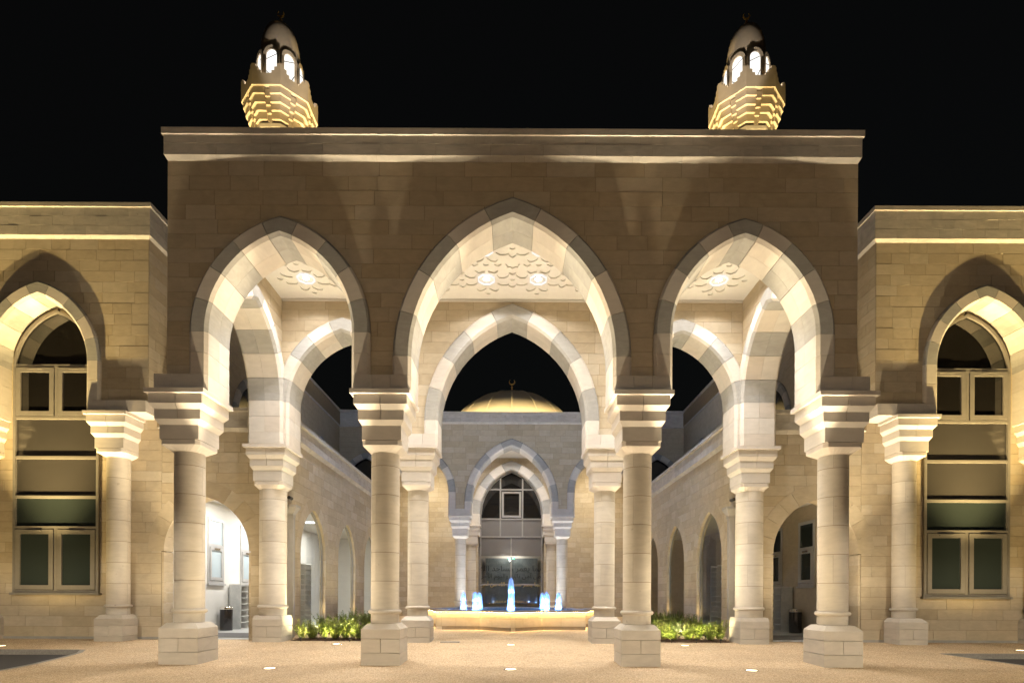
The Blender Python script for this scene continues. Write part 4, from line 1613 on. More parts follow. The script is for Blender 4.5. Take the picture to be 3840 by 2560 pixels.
# calligraphy board inside the doorway
yb0 = YPR + 1.7
cal = empty('calligraphy_board', (0, yb0, 0.2))
tag(cal, 'dark slate board with black and gold Arabic calligraphy seen through the glazed doorway', 'sign')
k_ = yb0 / 2090
box('board', (1822 - 1918) * k_, (2017 - 1918) * k_, yb0, yb0 + 0.08, 0.9, CAM_Z + (2231 - 2092) * k_, 'board', cal)
def text(body, x, z, size, mat, parent, y, name='lettering', align='CENTER', extr=0.004):
    cu = bpy.data.curves.new(name, 'FONT')
    cu.body = body
    cu.size = size
    cu.align_x = align
    cu.extrude = extr
    cu.resolution_u = 3
    o = bpy.data.objects.new(name, cu)
    o.data.materials.append(M[mat])
    link(o, parent)
    o.location = (x, y, z)
    bpy.context.view_layer.update()
    me = bpy.data.meshes.new_from_object(o.evaluated_get(bpy.context.evaluated_depsgraph_get()))
    bpy.data.objects.remove(o)
    o = link(bpy.data.objects.new(name, me), parent)
    o.location = (x, y, z)
    o.rotation_euler = (math.pi / 2, 0, 0)
    return o
FORMS = {'ا': 'ﺍﺎ', 'ن': 'ﻥﻦﻧﻨ', 'م': 'ﻡﻢﻣﻤ', 'ي': 'ﻱﻲﻳﻴ', 'ع': 'ﻉﻊﻋﻌ', 'ر': 'ﺭﺮ', 'س': 'ﺱﺲﺳﺴ', 'ج': 'ﺝﺞﺟﺠ', 'د': 'ﺩﺪ', 'ل': 'ﻝﻞﻟﻠ', 'ه': 'ﻩﻪﻫﻬ', 'ب': 'ﺏﺐﺑﺒ', 'و': 'ﻭﻮ', 'خ': 'ﺥﺦﺧﺨ', 'آ': 'ﺁﺂ', 'إ': 'ﺇﺈ'}
def shape(s_):
    out_ = []
    for i, ch in enumerate(s_):
        f = FORMS.get(ch)
        if not f:
            out_.append(ch)
            continue
        prev = FORMS.get(s_[i - 1]) if i else None
        nxt = FORMS.get(s_[i + 1]) if i + 1 < len(s_) else None
        jp = bool(prev) and len(prev) == 4
        jn = bool(nxt) and len(f) == 4
        if jp and jn:
            out_.append(f[3])
        elif jp:
            out_.append(f[1])
        elif jn:
            out_.append(f[2])
        else:
            out_.append(f[0])
    return ''.join(out_[::-1])
text(shape('إنما يعمر مساجد الله'), 0, CAM_Z + (2231 - 2140) * k_, 0.50, 'ink', cal, yb0 - 0.01)
text(shape('من آمن بالله واليوم الآخر'), 0, CAM_Z + (2231 - 2166) * k_, 0.40, 'ink', cal, yb0 - 0.01)
text(shape('إنما يعمر مساجد الله من آمن'), 0, CAM_Z + (2231 - 2196) * k_, 0.34, 'goldink', cal, yb0 - 0.01)
text('SURAH AT-TAWBAH : 18', 0, 1.0, 0.21, 'goldink', cal, yb0 - 0.01)
ex = empty('exit_sign', (0, yb0 - 0.3, 4.2))
tag(ex, 'small glowing green exit sign above the calligraphy behind the glass', 'sign')
k2 = (yb0 - 0.3) / 2090
zc_ = CAM_Z + (2231 - 2092) * k2
box('sign_face', (1905 - 1918) * k2, (1932 - 1918) * k2, yb0 - 0.3, yb0 - 0.27, zc_ - 0.06, zc_ + 0.06, 'exit', ex)
box('pictogram', (1907 - 1918) * k2, (1916 - 1918) * k2, yb0 - 0.306, yb0 - 0.302, zc_ - 0.045, zc_ + 0.045, 'exitw', ex)
box('pictogram', (1922 - 1918) * k2, (1928 - 1918) * k2, yb0 - 0.306, yb0 - 0.302, zc_ - 0.035, zc_ + 0.03, 'exitw', ex)
box('bracket', -0.02, 0.02, yb0 - 0.29, yb0 - 0.28, zc_ + 0.06, 4.6, 'black', ex)
light('hall_light', 'AREA', (0, YPR + 1.2, 4.5), 110, NEUT, None, (0, YPR + 1.2, 0), 0.8)

# far wall of the courtyard beyond the corridor roofs, with dark arched windows
back = empty('prayer_hall', (0, 45, 0))
tag(back, 'prayer hall behind the courtyard under a large ribbed golden dome', 'building')
for s in (-1, 1):
    wv, wtv = pointed(1.25, 1.8, 7.9)
    w_ = empty('wall', parent=back)
    masonry(w_, Frame((0, 33.1, 0), (s, 0, 0), (0, -1, 0)), HW, XW, courses(6.2, ZWT), [{'c': 8.67, 'w': wv, 'top': wtv, 'bot': 6.2}], 0.4, stuff=True, seed=91)
    a3 = empty('arch', parent=back)
    arch_ring(a3, Frame((0, 33.12, 0), (s, 0, 0), (0, -1, 0)), 8.67, 1.25, 1.8, 7.9, 6.2, rad(0, 17, 34, 51, 67), T=0.12, mid=False, legs=1, rw=0.22)
    box('pane', s * 7.2, s * 10.1, 33.3, 33.32, 6.2, 9.9, 'pane_dark', back)
    MB().box(s * HW, s * XW, 32.9, 33.4, 12.268, 12.385).build('coping_slab', 'cope', back)
    MB().box(s * HW, s * XW, 33.0, 33.4, ZWT, 12.268).build('parapet', 'cope', back)
box('hall_block', -12, 12, 36.6, 60, 0, 11, 'buff', back)
DY, DR, DZ = 45.0, 5.7, 11.95
MB().lathe([(6.1, 10.9), (6.1, 11.6), (5.8, 11.7), (5.8, 11.95)], 48, 0, DY).build('drum', 'cream', back)
prof = []
for i in range(25):
    t = math.pi / 2 * i / 24
    prof.append((max(0.02, DR * math.cos(t)), DZ + DR * math.sin(t)))
do = MB().lathe(prof, 64, 0, DY).build('dome', 'dome', back, smooth=True)
for k in range(16):
    az = 2 * math.pi * (k + 0.0) / 16 + math.pi / 2
    b = MB()
    V = []
    for i in range(25):
        t = math.pi / 2 * 0.985 * i / 24
        r_, z_ = DR * math.cos(t), DZ + DR * math.sin(t)
        wd = 0.06
        for (dr, dn) in ((0.0, -wd), (0.035, -wd * 0.5), (0.035, wd * 0.5), (0.0, wd)):
            rr = r_ + dr * math.cos(t)
            V.append((rr * math.cos(az) - dn * math.sin(az), DY + rr * math.sin(az) + dn * math.cos(az), z_ + dr * math.sin(t)))
    F = []
    for i in range(24):
        for j in range(3):
            F.append((i * 4 + j, i * 4 + j + 1, (i + 1) * 4 + j + 1, (i + 1) * 4 + j))
    b.add(V, F)
    b.build('rib', 'dome', do, smooth=True)


def finial(parent, x, y, z, h):
    """gilded finial: stem, balls and crescent"""
    f = empty('finial', parent=parent)
    s_ = h / 1.35
    pr = [(0.02, 0), (0.02, 0.16), (0.10, 0.22), (0.13, 0.30), (0.10, 0.38), (0.03, 0.43), (0.075, 0.48), (0.03, 0.53), (0.05, 0.56), (0.095, 0.62), (0.05, 0.69), (0.02, 0.72), (0.02, 0.78)]
    MB().lathe([(r_ * s_, z + q * s_) for r_, q in pr], 14, x, y).build('stem', 'gold', f, smooth=True)
    # crescent: opens upwards to one side
    b = MB()
    V, F = [], []
    cz = z + 1.02 * s_
    n = 20
    a0 = math.radians(125)
    for i in range(n + 1):
        t = a0 + math.radians(290) * i / n
        w = 0.055 * s_ * math.sin(math.pi * i / n) + 0.006
        ro = 0.25 * s_
        cx_, cz_ = ro * math.cos(t), ro * math.sin(t)
        for (dr, dy) in ((0, -0.03 * s_), (0, 0.03 * s_), (-2 * w, 0.03 * s_), (-2 * w, -0.03 * s_)):
            rr = ro + dr
            V.append((x + rr * math.cos(t), y + dy, cz + rr * math.sin(t)))
    for i in range(n):
        for j in range(4):
            F.append((i * 4 + j, i * 4 + (j + 1) % 4, (i + 1) * 4 + (j + 1) % 4, (i + 1) * 4 + j))
    b.add(V, F).build('crescent', 'gold', f)
    return f


finial(back, 0, DY, DZ + DR - 0.02, 1.35)
for k in range(8):
    az = math.radians(200 + k * 20)
    light('dome_flood', 'SPOT', (9.0 * math.cos(az), DY + 9.0 * math.sin(az), 11.2), 5600, (1.0, 0.80, 0.45), back, (0, DY, 19.0), 0.1, 70, 1.0)


# ------------------------------------------------------------------ minarets
def make_minaret(x, y, sx):
    m = empty('minaret', (x, y, 0), world_children=False)
    def octr(a, z):
        R_ = a / math.cos(math.pi / 8)
        return [(R_ * math.cos(math.pi / 8 + k * math.pi / 4), R_ * math.sin(math.pi / 8 + k * math.pi / 4), z) for k in range(8)]
    MB().loft([octr(1.25, 0), octr(1.25, 29.0), octr(1.3, 29.05)]).build('shaft', 'cream', m)
    MB().loft([octr(1.42, 28.75), octr(1.42, 28.98)]).build('string_course', 'cream', m)
    tiers = [(1.32, 1.50, 29.05, 29.46), (1.52, 1.64, 29.46, 29.82), (1.70, 1.78, 29.82, 30.23), (1.86, 1.90, 30.23, 30.66)]
    bal = empty('balcony', parent=m)
    MB().loft([octr(1.2, 29.0), octr(1.68, 30.7), octr(1.95, 30.74), octr(1.95, 30.9)]).build('balcony_core', 'mindome', bal)
    # corbelled tiers: on each side two blocks with a narrower hanging block between
    for ti, (a0, a1, z0, z1) in enumerate(tiers):
        for k in range(8):
            ang = k * math.pi / 4 - math.pi / 2
            n_ = Vector((math.cos(ang), math.sin(ang), 0))
            t_ = Vector((-math.sin(ang), math.cos(ang), 0))
            half = a1 * math.tan(math.pi / 8)
            halfi = (a1 - 0.22) * math.tan(math.pi / 8)
            slot = 0.13 + 0.01 * ti
            for sd in (-1, 1):
                P = [n_ * a1 + t_ * sd * half, n_ * a1 + t_ * sd * slot, n_ * (a1 - 0.22) + t_ * sd * slot, n_ * (a1 - 0.22) + t_ * sd * halfi]
                MB().prism([(p.x, p.y) for p in P], z0 + 0.10, z1 + 0.06).build('corbel', 'mindome', bal)
            P = [n_ * (a1 - 0.07) + t_ * (slot - 0.012), n_ * (a1 - 0.07) - t_ * (slot - 0.012), n_ * (a1 - 0.25) - t_ * (slot - 0.012), n_ * (a1 - 0.25) + t_ * (slot - 0.012)]
            MB().prism([(p.x, p.y) for p in P], z0 - 0.02, z1 - 0.05).build('corbel', 'mindome', bal)
    # stepped parapet
    for k in range(8):
        ang = k * math.pi / 4 - math.pi / 2
        n_ = Vector((math.cos(ang), math.sin(ang), 0))
        t_ = Vector((-math.sin(ang), math.cos(ang), 0))
        a = 2.0
        half = a * math.tan(math.pi / 8)
        lv = 31.38
        prof = [(-half, 30.72), (half, 30.72), (half, 31.93), (half - 0.2, 31.93), (half - 0.2, 31.74), (half - 0.36, 31.74), (half - 0.36, lv + 0.16), (half - 0.52, lv + 0.16), (half - 0.52, lv),
                (-half + 0.52, lv), (-half + 0.52, lv + 0.16), (-half + 0.36, lv + 0.16), (-half + 0.36, 31.74), (-half + 0.2, 31.74), (-half + 0.2, 31.93), (-half, 31.93)]
        n = len(prof)
        V = [tuple(n_ * a + t_ * u)[:2] + (z,) for u, z in prof] + [tuple(n_ * (a - 0.16) + t_ * (u * 0.93))[:2] + (z,) for u, z in prof]
        F = [tuple(range(n)), tuple(range(2 * n - 1, n - 1, -1))] + [(i, (i + 1) % n, n + (i + 1) % n, n + i) for i in range(n)]
        mk('parapet', V, F, 'mindome', bal)
    # lantern with eight lit arched openings
    lan = empty('lantern', parent=m)
    MB().lathe([(1.06, 30.9), (1.06, 34.0)], 24).build('lantern_core', 'mindome', lan)
    for k in range(8):
        ang = k * math.pi / 4 - math.pi / 2
        n_ = Vector((math.cos(ang), math.sin(ang), 0))
        t_ = Vector((-math.sin(ang), math.cos(ang), 0))
        # hood round each opening
        b = MB()
        hw_o, hw_i = 0.47, 0.315
        def arcp(hw_, zs_, R_):
            pts = [(-hw_, 30.9)]
            for i in range(9):
                t = math.pi * i / 8
                pts.append((-hw_ * math.cos(t), zs_ + hw_ * 1.15 * math.sin(t)))
            pts.append((hw_, 30.9))
            return pts
        Po, Pi = arcp(hw_o, 33.15, 0), arcp(hw_i, 33.1, 0)
        d0, d1 = 1.30, 0.95
        V = [tuple(n_ * d + t_ * u)[:2] + (z,) for d, P in ((d0, Po), (d0, Pi), (d1, Pi), (d1, Po)) for u, z in P]
        q = len(Po)
        F = []
        for i in range(q - 1):
            F += [(i, i + 1, q + i + 1, q + i), (q + i, q + i + 1, 2 * q + i + 1, 2 * q + i), (i, 3 * q + i, 3 * q + i + 1, i + 1)]
        b.add(V, F).build('window_hood', 'mindome', lan)
        wv = empty('window_holder', parent=lan) if False else None
        V = [tuple(n_ * 1.235 + t_ * u)[:2] + (z,) for u, z in Pi]
        mk('window', V, [tuple(range(len(Pi)))], 'lantern', lan)
        # glazing bars
        gb = MB()
        for (u0_, z0_, u1_, z1_) in ((-0.31, 32.9, 0.31, 33.2), (-0.31, 32.2, 0.2, 31.7), (0.31, 32.4, -0.05, 31.6)):
            dv = Vector((u1_ - u0_, z1_ - z0_)).normalized()
            nn = Vector((-dv.y, dv.x)) * 0.022
            gb.add([tuple(n_ * 1.25 + t_ * (u + sg * nn.x))[:2] + (z + sg * nn.y,) for u, z, sg in ((u0_, z0_, 1), (u1_, z1_, 1), (u1_, z1_, -1), (u0_, z0_, -1))], [(0, 1, 2, 3)])
        gb.build('glazing_bar', 'steel', lan)
    pr = []
    for i in range(17):
        t = math.pi / 2 * i / 16
        pr.append((max(0.015, 1.13 * math.cos(t) ** 0.72), 33.9 + 2.15 * math.sin(t) ** 1.0))
    MB().lathe([(1.13, 33.2)] + pr, 32).build('dome', 'mindome', m, smooth=True)
    finial(m, 0, 0, 35.95, 1.15)
    return m


MX, MY = 14.2, 34.0
for s in (-1, 1):
    mn = make_minaret(s * MX, MY, s)
    tag(mn, 'octagonal minaret with corbelled balcony and white lit lantern' + SD[s], 'minaret', 'twin minarets')
    for k in range(8):
        az = math.radians(k * 45 + 22)
        light('minaret_flood', 'SPOT', (3.1 * math.cos(az), 3.1 * math.sin(az), 24.2), 1500, GOLD, mn, (0.8 * math.cos(az), 0.8 * math.sin(az), 31.5), 0.08, 60, 0.8)
    for k in range(4):
        az = math.radians(k * 90 + 45)
        light('balcony_lamp', 'POINT', (1.62 * math.cos(az), 1.62 * math.sin(az), 31.05), 190, (1.0, 0.88, 0.72), mn, None, 0.08)
    light('minaret_flood', 'SPOT', (-s * 9.0, 1.5, 13.0), 30000, GOLD, mn, (0, 0, 35.6), 0.15, 12, 0.6)
    light('minaret_flood', 'SPOT', (-s * 6.5, -9.5, 12.6), 24000, (1.0, 0.88, 0.74), mn, (0, 0, 36.2), 0.15, 10, 0.7)


# ------------------------------------------------------------------ in-ground uplights
def uplight(x, y, label, group, power, col=WARM, angle=124, blend=0.9, tilt=(0, 0), r=0.105, core=0, core_angle=62, core_tilt=(0, 0), side=()):
    z = gz(y)
    o = empty('ground_uplight', (x, y, z), world_children=False)
    tag(o, label, 'uplight', group)
    MB().lathe([(r + 0.03, 0.001), (r + 0.028, 0.008), (r, 0.008), (r, 0.004)], 24).build('bezel', 'steel', o, smooth=False)
    MB().lathe([(r, 0.006), (r * 0.5, 0.010), (0.002, 0.011)], 24).build('lens', 'lens', o, smooth=True)
    light('uplight_beam', 'SPOT', (0, 0, 0.035), power, col, o, (tilt[0], tilt[1], 5), 0.05, angle, blend)
    for sx_ in side:
        light('uplight_beam', 'SPOT', (0, 0, 0.035), P_FRONT_SIDE, col, o, (sx_ * (1.3 if x == 0 else 1.1), 0.19, 5), 0.05, 19, 0.6)
    if core:
        light('uplight_beam', 'SPOT', (0, 0, 0.035), core, col, o, (core_tilt[0], core_tilt[1], 5), 0.05, core_angle, 1.0)
    return o


for k in (-1, 0, 1):
    uplight(k * 4.77, 11.03, 'round uplight glowing in the gravel below the central street arch' if k == 0 else 'round uplight in the gravel below a side street arch' + SD[k], None if k == 0 else 'uplights below the side street arches', P_FRONT_UP, WARM, 150, tilt=(0, 0.1), core=P_FRONT_CORE, core_angle=62, side=(-1, 1))
    uplight(k * 4.77, 15.25, 'round uplight in the gravel before the fountain' if k == 0 else 'round uplight in the gravel before a shrub bed' + SD[k], None if k == 0 else 'uplights before the shrub beds', P_ROW_UP, (1.0, 0.88, 0.70), 152, core=P_ROW_CORE)
for s in (-1, 1):
    uplight(s * WC, 14.5, 'round uplight in the paving before the wing window' + SD[s], 'uplights before the wing windows', P_WING_UP, GOLD, 140, core=P_WING_CORE, core_angle=52, core_tilt=(0, 0.45))
    uplight(s * (WC + 3.95), 14.5, 'round uplight in the paving beyond the wing window' + SD[s], 'outer wing uplights', P_WING_UP, GOLD, 140, core=P_WING_CORE, core_angle=52, core_tilt=(0, 0.45))
    uplight(s * 8.95, 14.9, 'round uplight in the paving before the corridor doorway' + SD[s], 'uplights before the corridor doorways', 640, WARM, 140, core=3600, core_angle=40, core_tilt=(s * 1.1, 0.45))
    # far portico
    uplight(s * 2.0, 28.3, 'round uplight before the central far arch' + SD[s], 'central uplights of the far portico', 420, (0.86, 0.92, 1.0), core=600)
    uplight(s * 4.77, 28.6, 'round uplight before a side far arch' + SD[s], 'uplights of the far portico', 330)
    for k in (-1, 1):
        ceiling_lamp(s * 0.7, (YPB + YPR) / 2 + k * 0.63, ZC, 'recessed lamp in the central ceiling of the far portico', 'central ceiling lamps of the far portico', 380, NEUT)
        ceiling_lamp(s * xc, (YPB + YPR) / 2 + k * 0.63, ZC, 'recessed lamp in the far portico side ceiling' + SD[s], 'side ceiling lamps of the far portico', 640, (1.0, 0.84, 0.58))
    # reveals of the glazed corridor openings
    for yy in (19.2, 23.1, 27.0):
        o = empty('reveal_lamp', (s * 6.845, yy + 0.9, 0.32), world_children=False)
        tag(o, 'small warm lamp at a pointed corridor window sill' + SD[s], 'lamp', 'sill lamps of the corridor windows')
        MB().lathe([(0.04, 0), (0.04, 0.03), (0.03, 0.035), (0.003, 0.036)], 12).build('lens', 'lens', o)
        light('sill_beam', 'SPOT', (0, 0, 0.05), 40, GOLD, o, (0, 0, 4), 0.03, 80, 0.6)
# cool floodlights on the portico roof edge, washing the courtyard
for s in (-1, 1):
    o = empty('roof_floodlight', (s * 5.4, Y2 + 0.55, 10.1), world_children=False)
    tag(o, 'cool white floodlight under the rear portico cornice' + SD[s], 'floodlight', 'courtyard floodlights')
    MB().box(-0.16, 0.16, -0.05, 0.05, -0.12, 0.12).build('housing', 'black', o)
    MB().box(-0.13, 0.13, 0.051, 0.056, -0.09, 0.09).build('lens', 'street', o)
    MB().box(-0.02, 0.02, -0.2, -0.05, -0.02, 0.02).build('bracket', 'black', o)
    light('flood_beam', 'SPOT', (0, 0.1, 0), 1500, COOL, o, (-s * 4.0, 12, -5.2), 0.1, 130, 0.6)

# ------------------------------------------------------------------ street lamps behind the camera, mirrored in the windows
for (x, y, az) in ((-13.5, -9.0, 0.0), (13.8, -9.0, 0.0), (0.5, -16.0, 0.0)):
    o = empty('street_lamp', (x, y, -0.1), world_children=False)
    tag(o, 'slim galvanised street lamp with flat LED head in the car park', 'street lamp', 'car park street lamps')
    MB().lathe([(0.09, 0), (0.07, 1.2), (0.045, 7.0)], 12).build('pole', 'pole', o, smooth=True)
    sg = 1 if x < 0 else -1
    MB().box(0, sg * 0.9, -0.04, 0.04, 6.96, 7.03).build('arm', 'pole', o)
    MB().box(sg * 0.35, sg * 1.0, -0.14, 0.14, 6.9, 6.96).build('lamp_head', 'pole', o)
    MB().box(sg * 0.4, sg * 0.95, -0.11, 0.11, 6.885, 6.899).build('lens', 'street', o)
    light('street_beam', 'SPOT', (sg * 0.68, 0, 6.86), P_STREET, (1.0, 0.95, 0.86), o, (sg * 0.68, 6.5, 0), 0.15, 155, 0.5)

for (x, y) in ((-13.0, 4.0), (13.4, 4.0), (-4.5, -4.5), (5.0, -4.5)):
    o = empty('street_lamp', (x, y, gz(y) - 0.1 if abs(x) > 11 else 0), world_children=False)
    tag(o, 'low cut-off lamp post lighting the forecourt paving', 'street lamp', 'forecourt lamp posts')
    MB().lathe([(0.06, 0), (0.05, 1.0), (0.04, 5.2)], 12).build('pole', 'pole', o, smooth=True)
    MB().lathe([(0.04, 5.2), (0.26, 5.26), (0.26, 5.32), (0.05, 5.4)], 20, cap1=True).build('lamp_head', 'pole', o)
    MB().lathe([(0.2, 5.252), (0.002, 5.252)], 20).build('lens', 'street', o)
    light('forecourt_beam', 'SPOT', (0, 0, 5.22), P_FORE, (1.0, 0.86, 0.66), o, (0, 0, 0), 0.12, 161, 0.12)

# ------------------------------------------------------------------ fountain
FY, FS, FZ = 23.3, 2.764, 0.2
ftn = empty('fountain', (0, FY, FZ))
tag(ftn, 'star-shaped golden stone fountain basin with lit granite rim and blue water', 'fountain')


def star(S):
    pts = []
    for k in range(8):
        a = -math.pi / 2 + k * math.pi / 4
        pts.append((S * math.sqrt(2) * math.cos(a), FY + S * math.sqrt(2) * math.sin(a)))
        a2 = a + math.pi / 8
        pts.append((S / math.cos(math.pi / 8) * math.cos(a2), FY + S / math.cos(math.pi / 8) * math.sin(a2)))
    return pts


SO = star(FS)
fwall = empty('wall', parent=ftn)
rr_ = random.Random(99)
for i in range(16):
    a, b = Vector(SO[i]), Vector(SO[(i + 1) % 16])
    d = (b - a)
    L_ = d.length
    d.normalize()
    nv = Vector((d.y, -d.x))
    for zi, (za, zb) in enumerate(((0.2 - 0.05, 0.325), (0.325, 0.625), (0.625, 0.855))):
        cuts = [0.204 if i % 2 == 0 else 0, L_ * (0.42 if zi % 2 else 0.62) * rr_.uniform(0.85, 1.1), L_]
        for u0_, u1_ in zip(cuts, cuts[1:]):
            o_ = 0.0 if zi else -0.02
            p0, p1 = a + d * (u0_ + (0.004 if u0_ else 0)) + nv * o_, a + d * (u1_ - (0.004 if u1_ < L_ else 0)) + nv * o_
            q0, q1 = p0 - nv * 0.2, p1 - nv * 0.2
            MB().prism([tuple(p0), tuple(p1), tuple(q1), tuple(q0)], za + 0.003, zb - 0.003).build('stone_block', 'buff', fwall)
MB().loft([[(x_, y_, 0.15) for x_, y_ in star(FS - 0.012)], [(x_, y_, 0.85) for x_, y_ in star(FS - 0.012)]], True, False).build('basin_core', 'mortar', ftn)
so, si = star(FS + 0.10), star(FS - 0.32)
V = [(x_, y_, z_) for z_, P in ((0.862, so), (0.918, so), (0.918, si), (0.80, si)) for x_, y_ in P]
F = []
for k in range(3):
    for i in range(16):
        F.append((k * 16 + i, k * 16 + (i + 1) % 16, (k + 1) * 16 + (i + 1) % 16, (k + 1) * 16 + i))
s3 = star(FS - 0.02)
V += [(x_, y_, 0.862) for x_, y_ in s3]
for i in range(16):
    F.append((i, 64 + i, 64 + (i + 1) % 16, (i + 1) % 16))
mk('coping', V, F, 'granite', ftn)
wp = star(FS - 0.3)
mk('water', [(x_, y_, 0.868) for x_, y_ in wp] + [(0, FY, 0.868)], [(i, (i + 1) % 16, 16) for i in range(16)], 'water', ftn)
# light strips below the rim and along the foot
sa, sb = star(FS + 0.085), star(FS + 0.055)
mk('rim_light_strip', [(x_, y_, 0.858) for x_, y_ in sa] + [(x_, y_, 0.858) for x_, y_ in sb], [(i, (i + 1) % 16, 16 + (i + 1) % 16, 16 + i) for i in range(16)], 'led', ftn)

jets = [(0, 0, 1.34, 0.145)] + [(1.98 * math.cos(math.radians(-90 + 45 * k)), 1.98 * math.sin(math.radians(-90 + 45 * k)), 0.73, 0.125) for k in range(8)]
for ji, (jx, jy, jh, jr) in enumerate(jets):
    j = empty('water_jet', (jx, FY + jy, 0.868), world_children=False)
    tag(j, 'tall blue foaming jet in the middle of the fountain' if ji == 0 else 'short blue foaming jet in the ring of the fountain', 'water jet', None if ji == 0 else 'short fountain jets')
    rj = random.Random(200 + ji)
    for lay, (fr_, fh) in enumerate(((1.0, 1.0), (0.62, 0.93))):
        n, mseg = 28, 18
        rings = []
        ph = [rj.uniform(0, 6.28) for _ in range(6)]
        for i in range(mseg + 1):
            t = i / mseg
            z = jh * fh * rj.uniform(0.985, 1.015) * t
            base = jr * fr_ * (1.0 - 0.34 * t) * math.sqrt(max(0.0, 1 - max(0, (t - (0.80 if jh < 1 else 0.88)) / (0.205 if jh < 1 else 0.125)) ** 2)) + 0.004
            ring = []
            for q in range(n):
                an = 2 * math.pi * q / n
                w = 1 + (0.10 * math.sin(3 * an + ph[0] + 2 * t) + 0.07 * math.sin(7 * an + ph[1] - 3 * t) + 0.05 * math.sin(11 * an + ph[2]) + 0.05 * math.sin(9 * t + ph[3])) * (1 - 0.5 * t)
                ring.append((base * w * math.cos(an), base * w * math.sin(an), z))
            rings.append(ring)
        MB().loft(rings, False, True).build('spray', 'jet', j, smooth=True)
    light('jet_lamp', 'POINT', (0, 0, 0.10), 30 if ji else 40, (0.13, 0.36, 1.0), j, None, 0.03)
    light('jet_lamp', 'POINT', (0, 0, jh * 0.55), 14 if ji else 28, (0.13, 0.36, 1.0), j, None, 0.03)
    dr = MB()
    for q in range(70):
        az, t = rj.uniform(0, 6.283), rj.random() ** 1.6
        rr = jr * (1.05 - 0.45 * t) * rj.uniform(0.9, 1.45)
        c_ = Vector((rr * math.cos(az), rr * math.sin(az), jh * t * rj.uniform(0.7, 1.03)))
        e = rj.uniform(0.004, 0.011)
        V_ = [c_ + Vector(v) * e for v in ((1, 0, 0), (-1, 0, 0), (0, 1, 0), (0, -1, 0), (0, 0, 2.2), (0, 0, -2.2))]
        dr.add(V_, [(0, 2, 4), (2, 1, 4), (1, 3, 4), (3, 0, 4), (2, 0, 5), (1, 2, 5), (3, 1, 5), (0, 3, 5)])
    tag(dr.build('droplets', 'jet', j), kind='stuff')
    MB().lathe([(0.03, -0.05), (0.03, 0.05), (0.015, 0.06)], 10).build('nozzle', 'chrome', j)


# ------------------------------------------------------------------ shrubs and beds
def shrub_mesh(seed, h=0.55):
    r = random.Random(seed)
    b = MB()
    tw = MB()
    ns = r.randint(26, 32)
    for s_ in range(ns):
        az = r.uniform(0, 2 * math.pi)
        lean = r.uniform(0.05, 0.75)
        ln = h * r.uniform(0.62, 1.12) * (1.0 - 0.22 * lean)
        base = Vector((r.uniform(-0.05, 0.05), r.uniform(-0.05, 0.05), 0))
        dirv = Vector((math.cos(az) * lean, math.sin(az) * lean, 1)).normalized()
        cur = Vector((math.cos(az), math.sin(az), 0)) * r.uniform(-0.15, 0.12)
        pts = [base + dirv * ln * t + cur * ln * t * t for t in (0, 0.35, 0.7, 1.0)]
        for p, q in zip(pts, pts[1:]):
            sd = Vector((0.004, 0, 0))
            tw.add([p - sd, p + sd, q + sd, q - sd], [(0, 1, 2, 3)])
        nl = int(ln / 0.0085)
        for i in range(nl):
            t = 0.12 + 0.88 * i / nl
            p = base + dirv * ln * t + cur * ln * t * t
            la = r.uniform(0, 2 * math.pi)
            out = (Vector((math.cos(la), math.sin(la), r.uniform(0.1, 0.9)))).normalized()
            lz = r.uniform(0.032, 0.055) * (1.1 - 0.35 * t)
            side = out.cross(Vector((0, 0, 1)))
            if side.length < 0.01:
                continue
            side.normalize()
            up = side.cross(out) * r.uniform(-0.2, 0.2)
            wd = lz * 0.42
            a = p + out * 0.006
            b.add([a, a + out * lz * 0.5 + side * wd + up * 0.01, a + out * lz, a + out * lz * 0.5 - side * wd], [(0, 1, 2, 3)])
    def me(mb, name, mat):
        m_ = bpy.data.meshes.new(name)
        m_.from_pydata(mb.V, [], mb.F)
        m_.materials.append(M[mat])
        return m_
    return me(b, 'leaves', 'leaf'), me(tw, 'stems', 'twig')


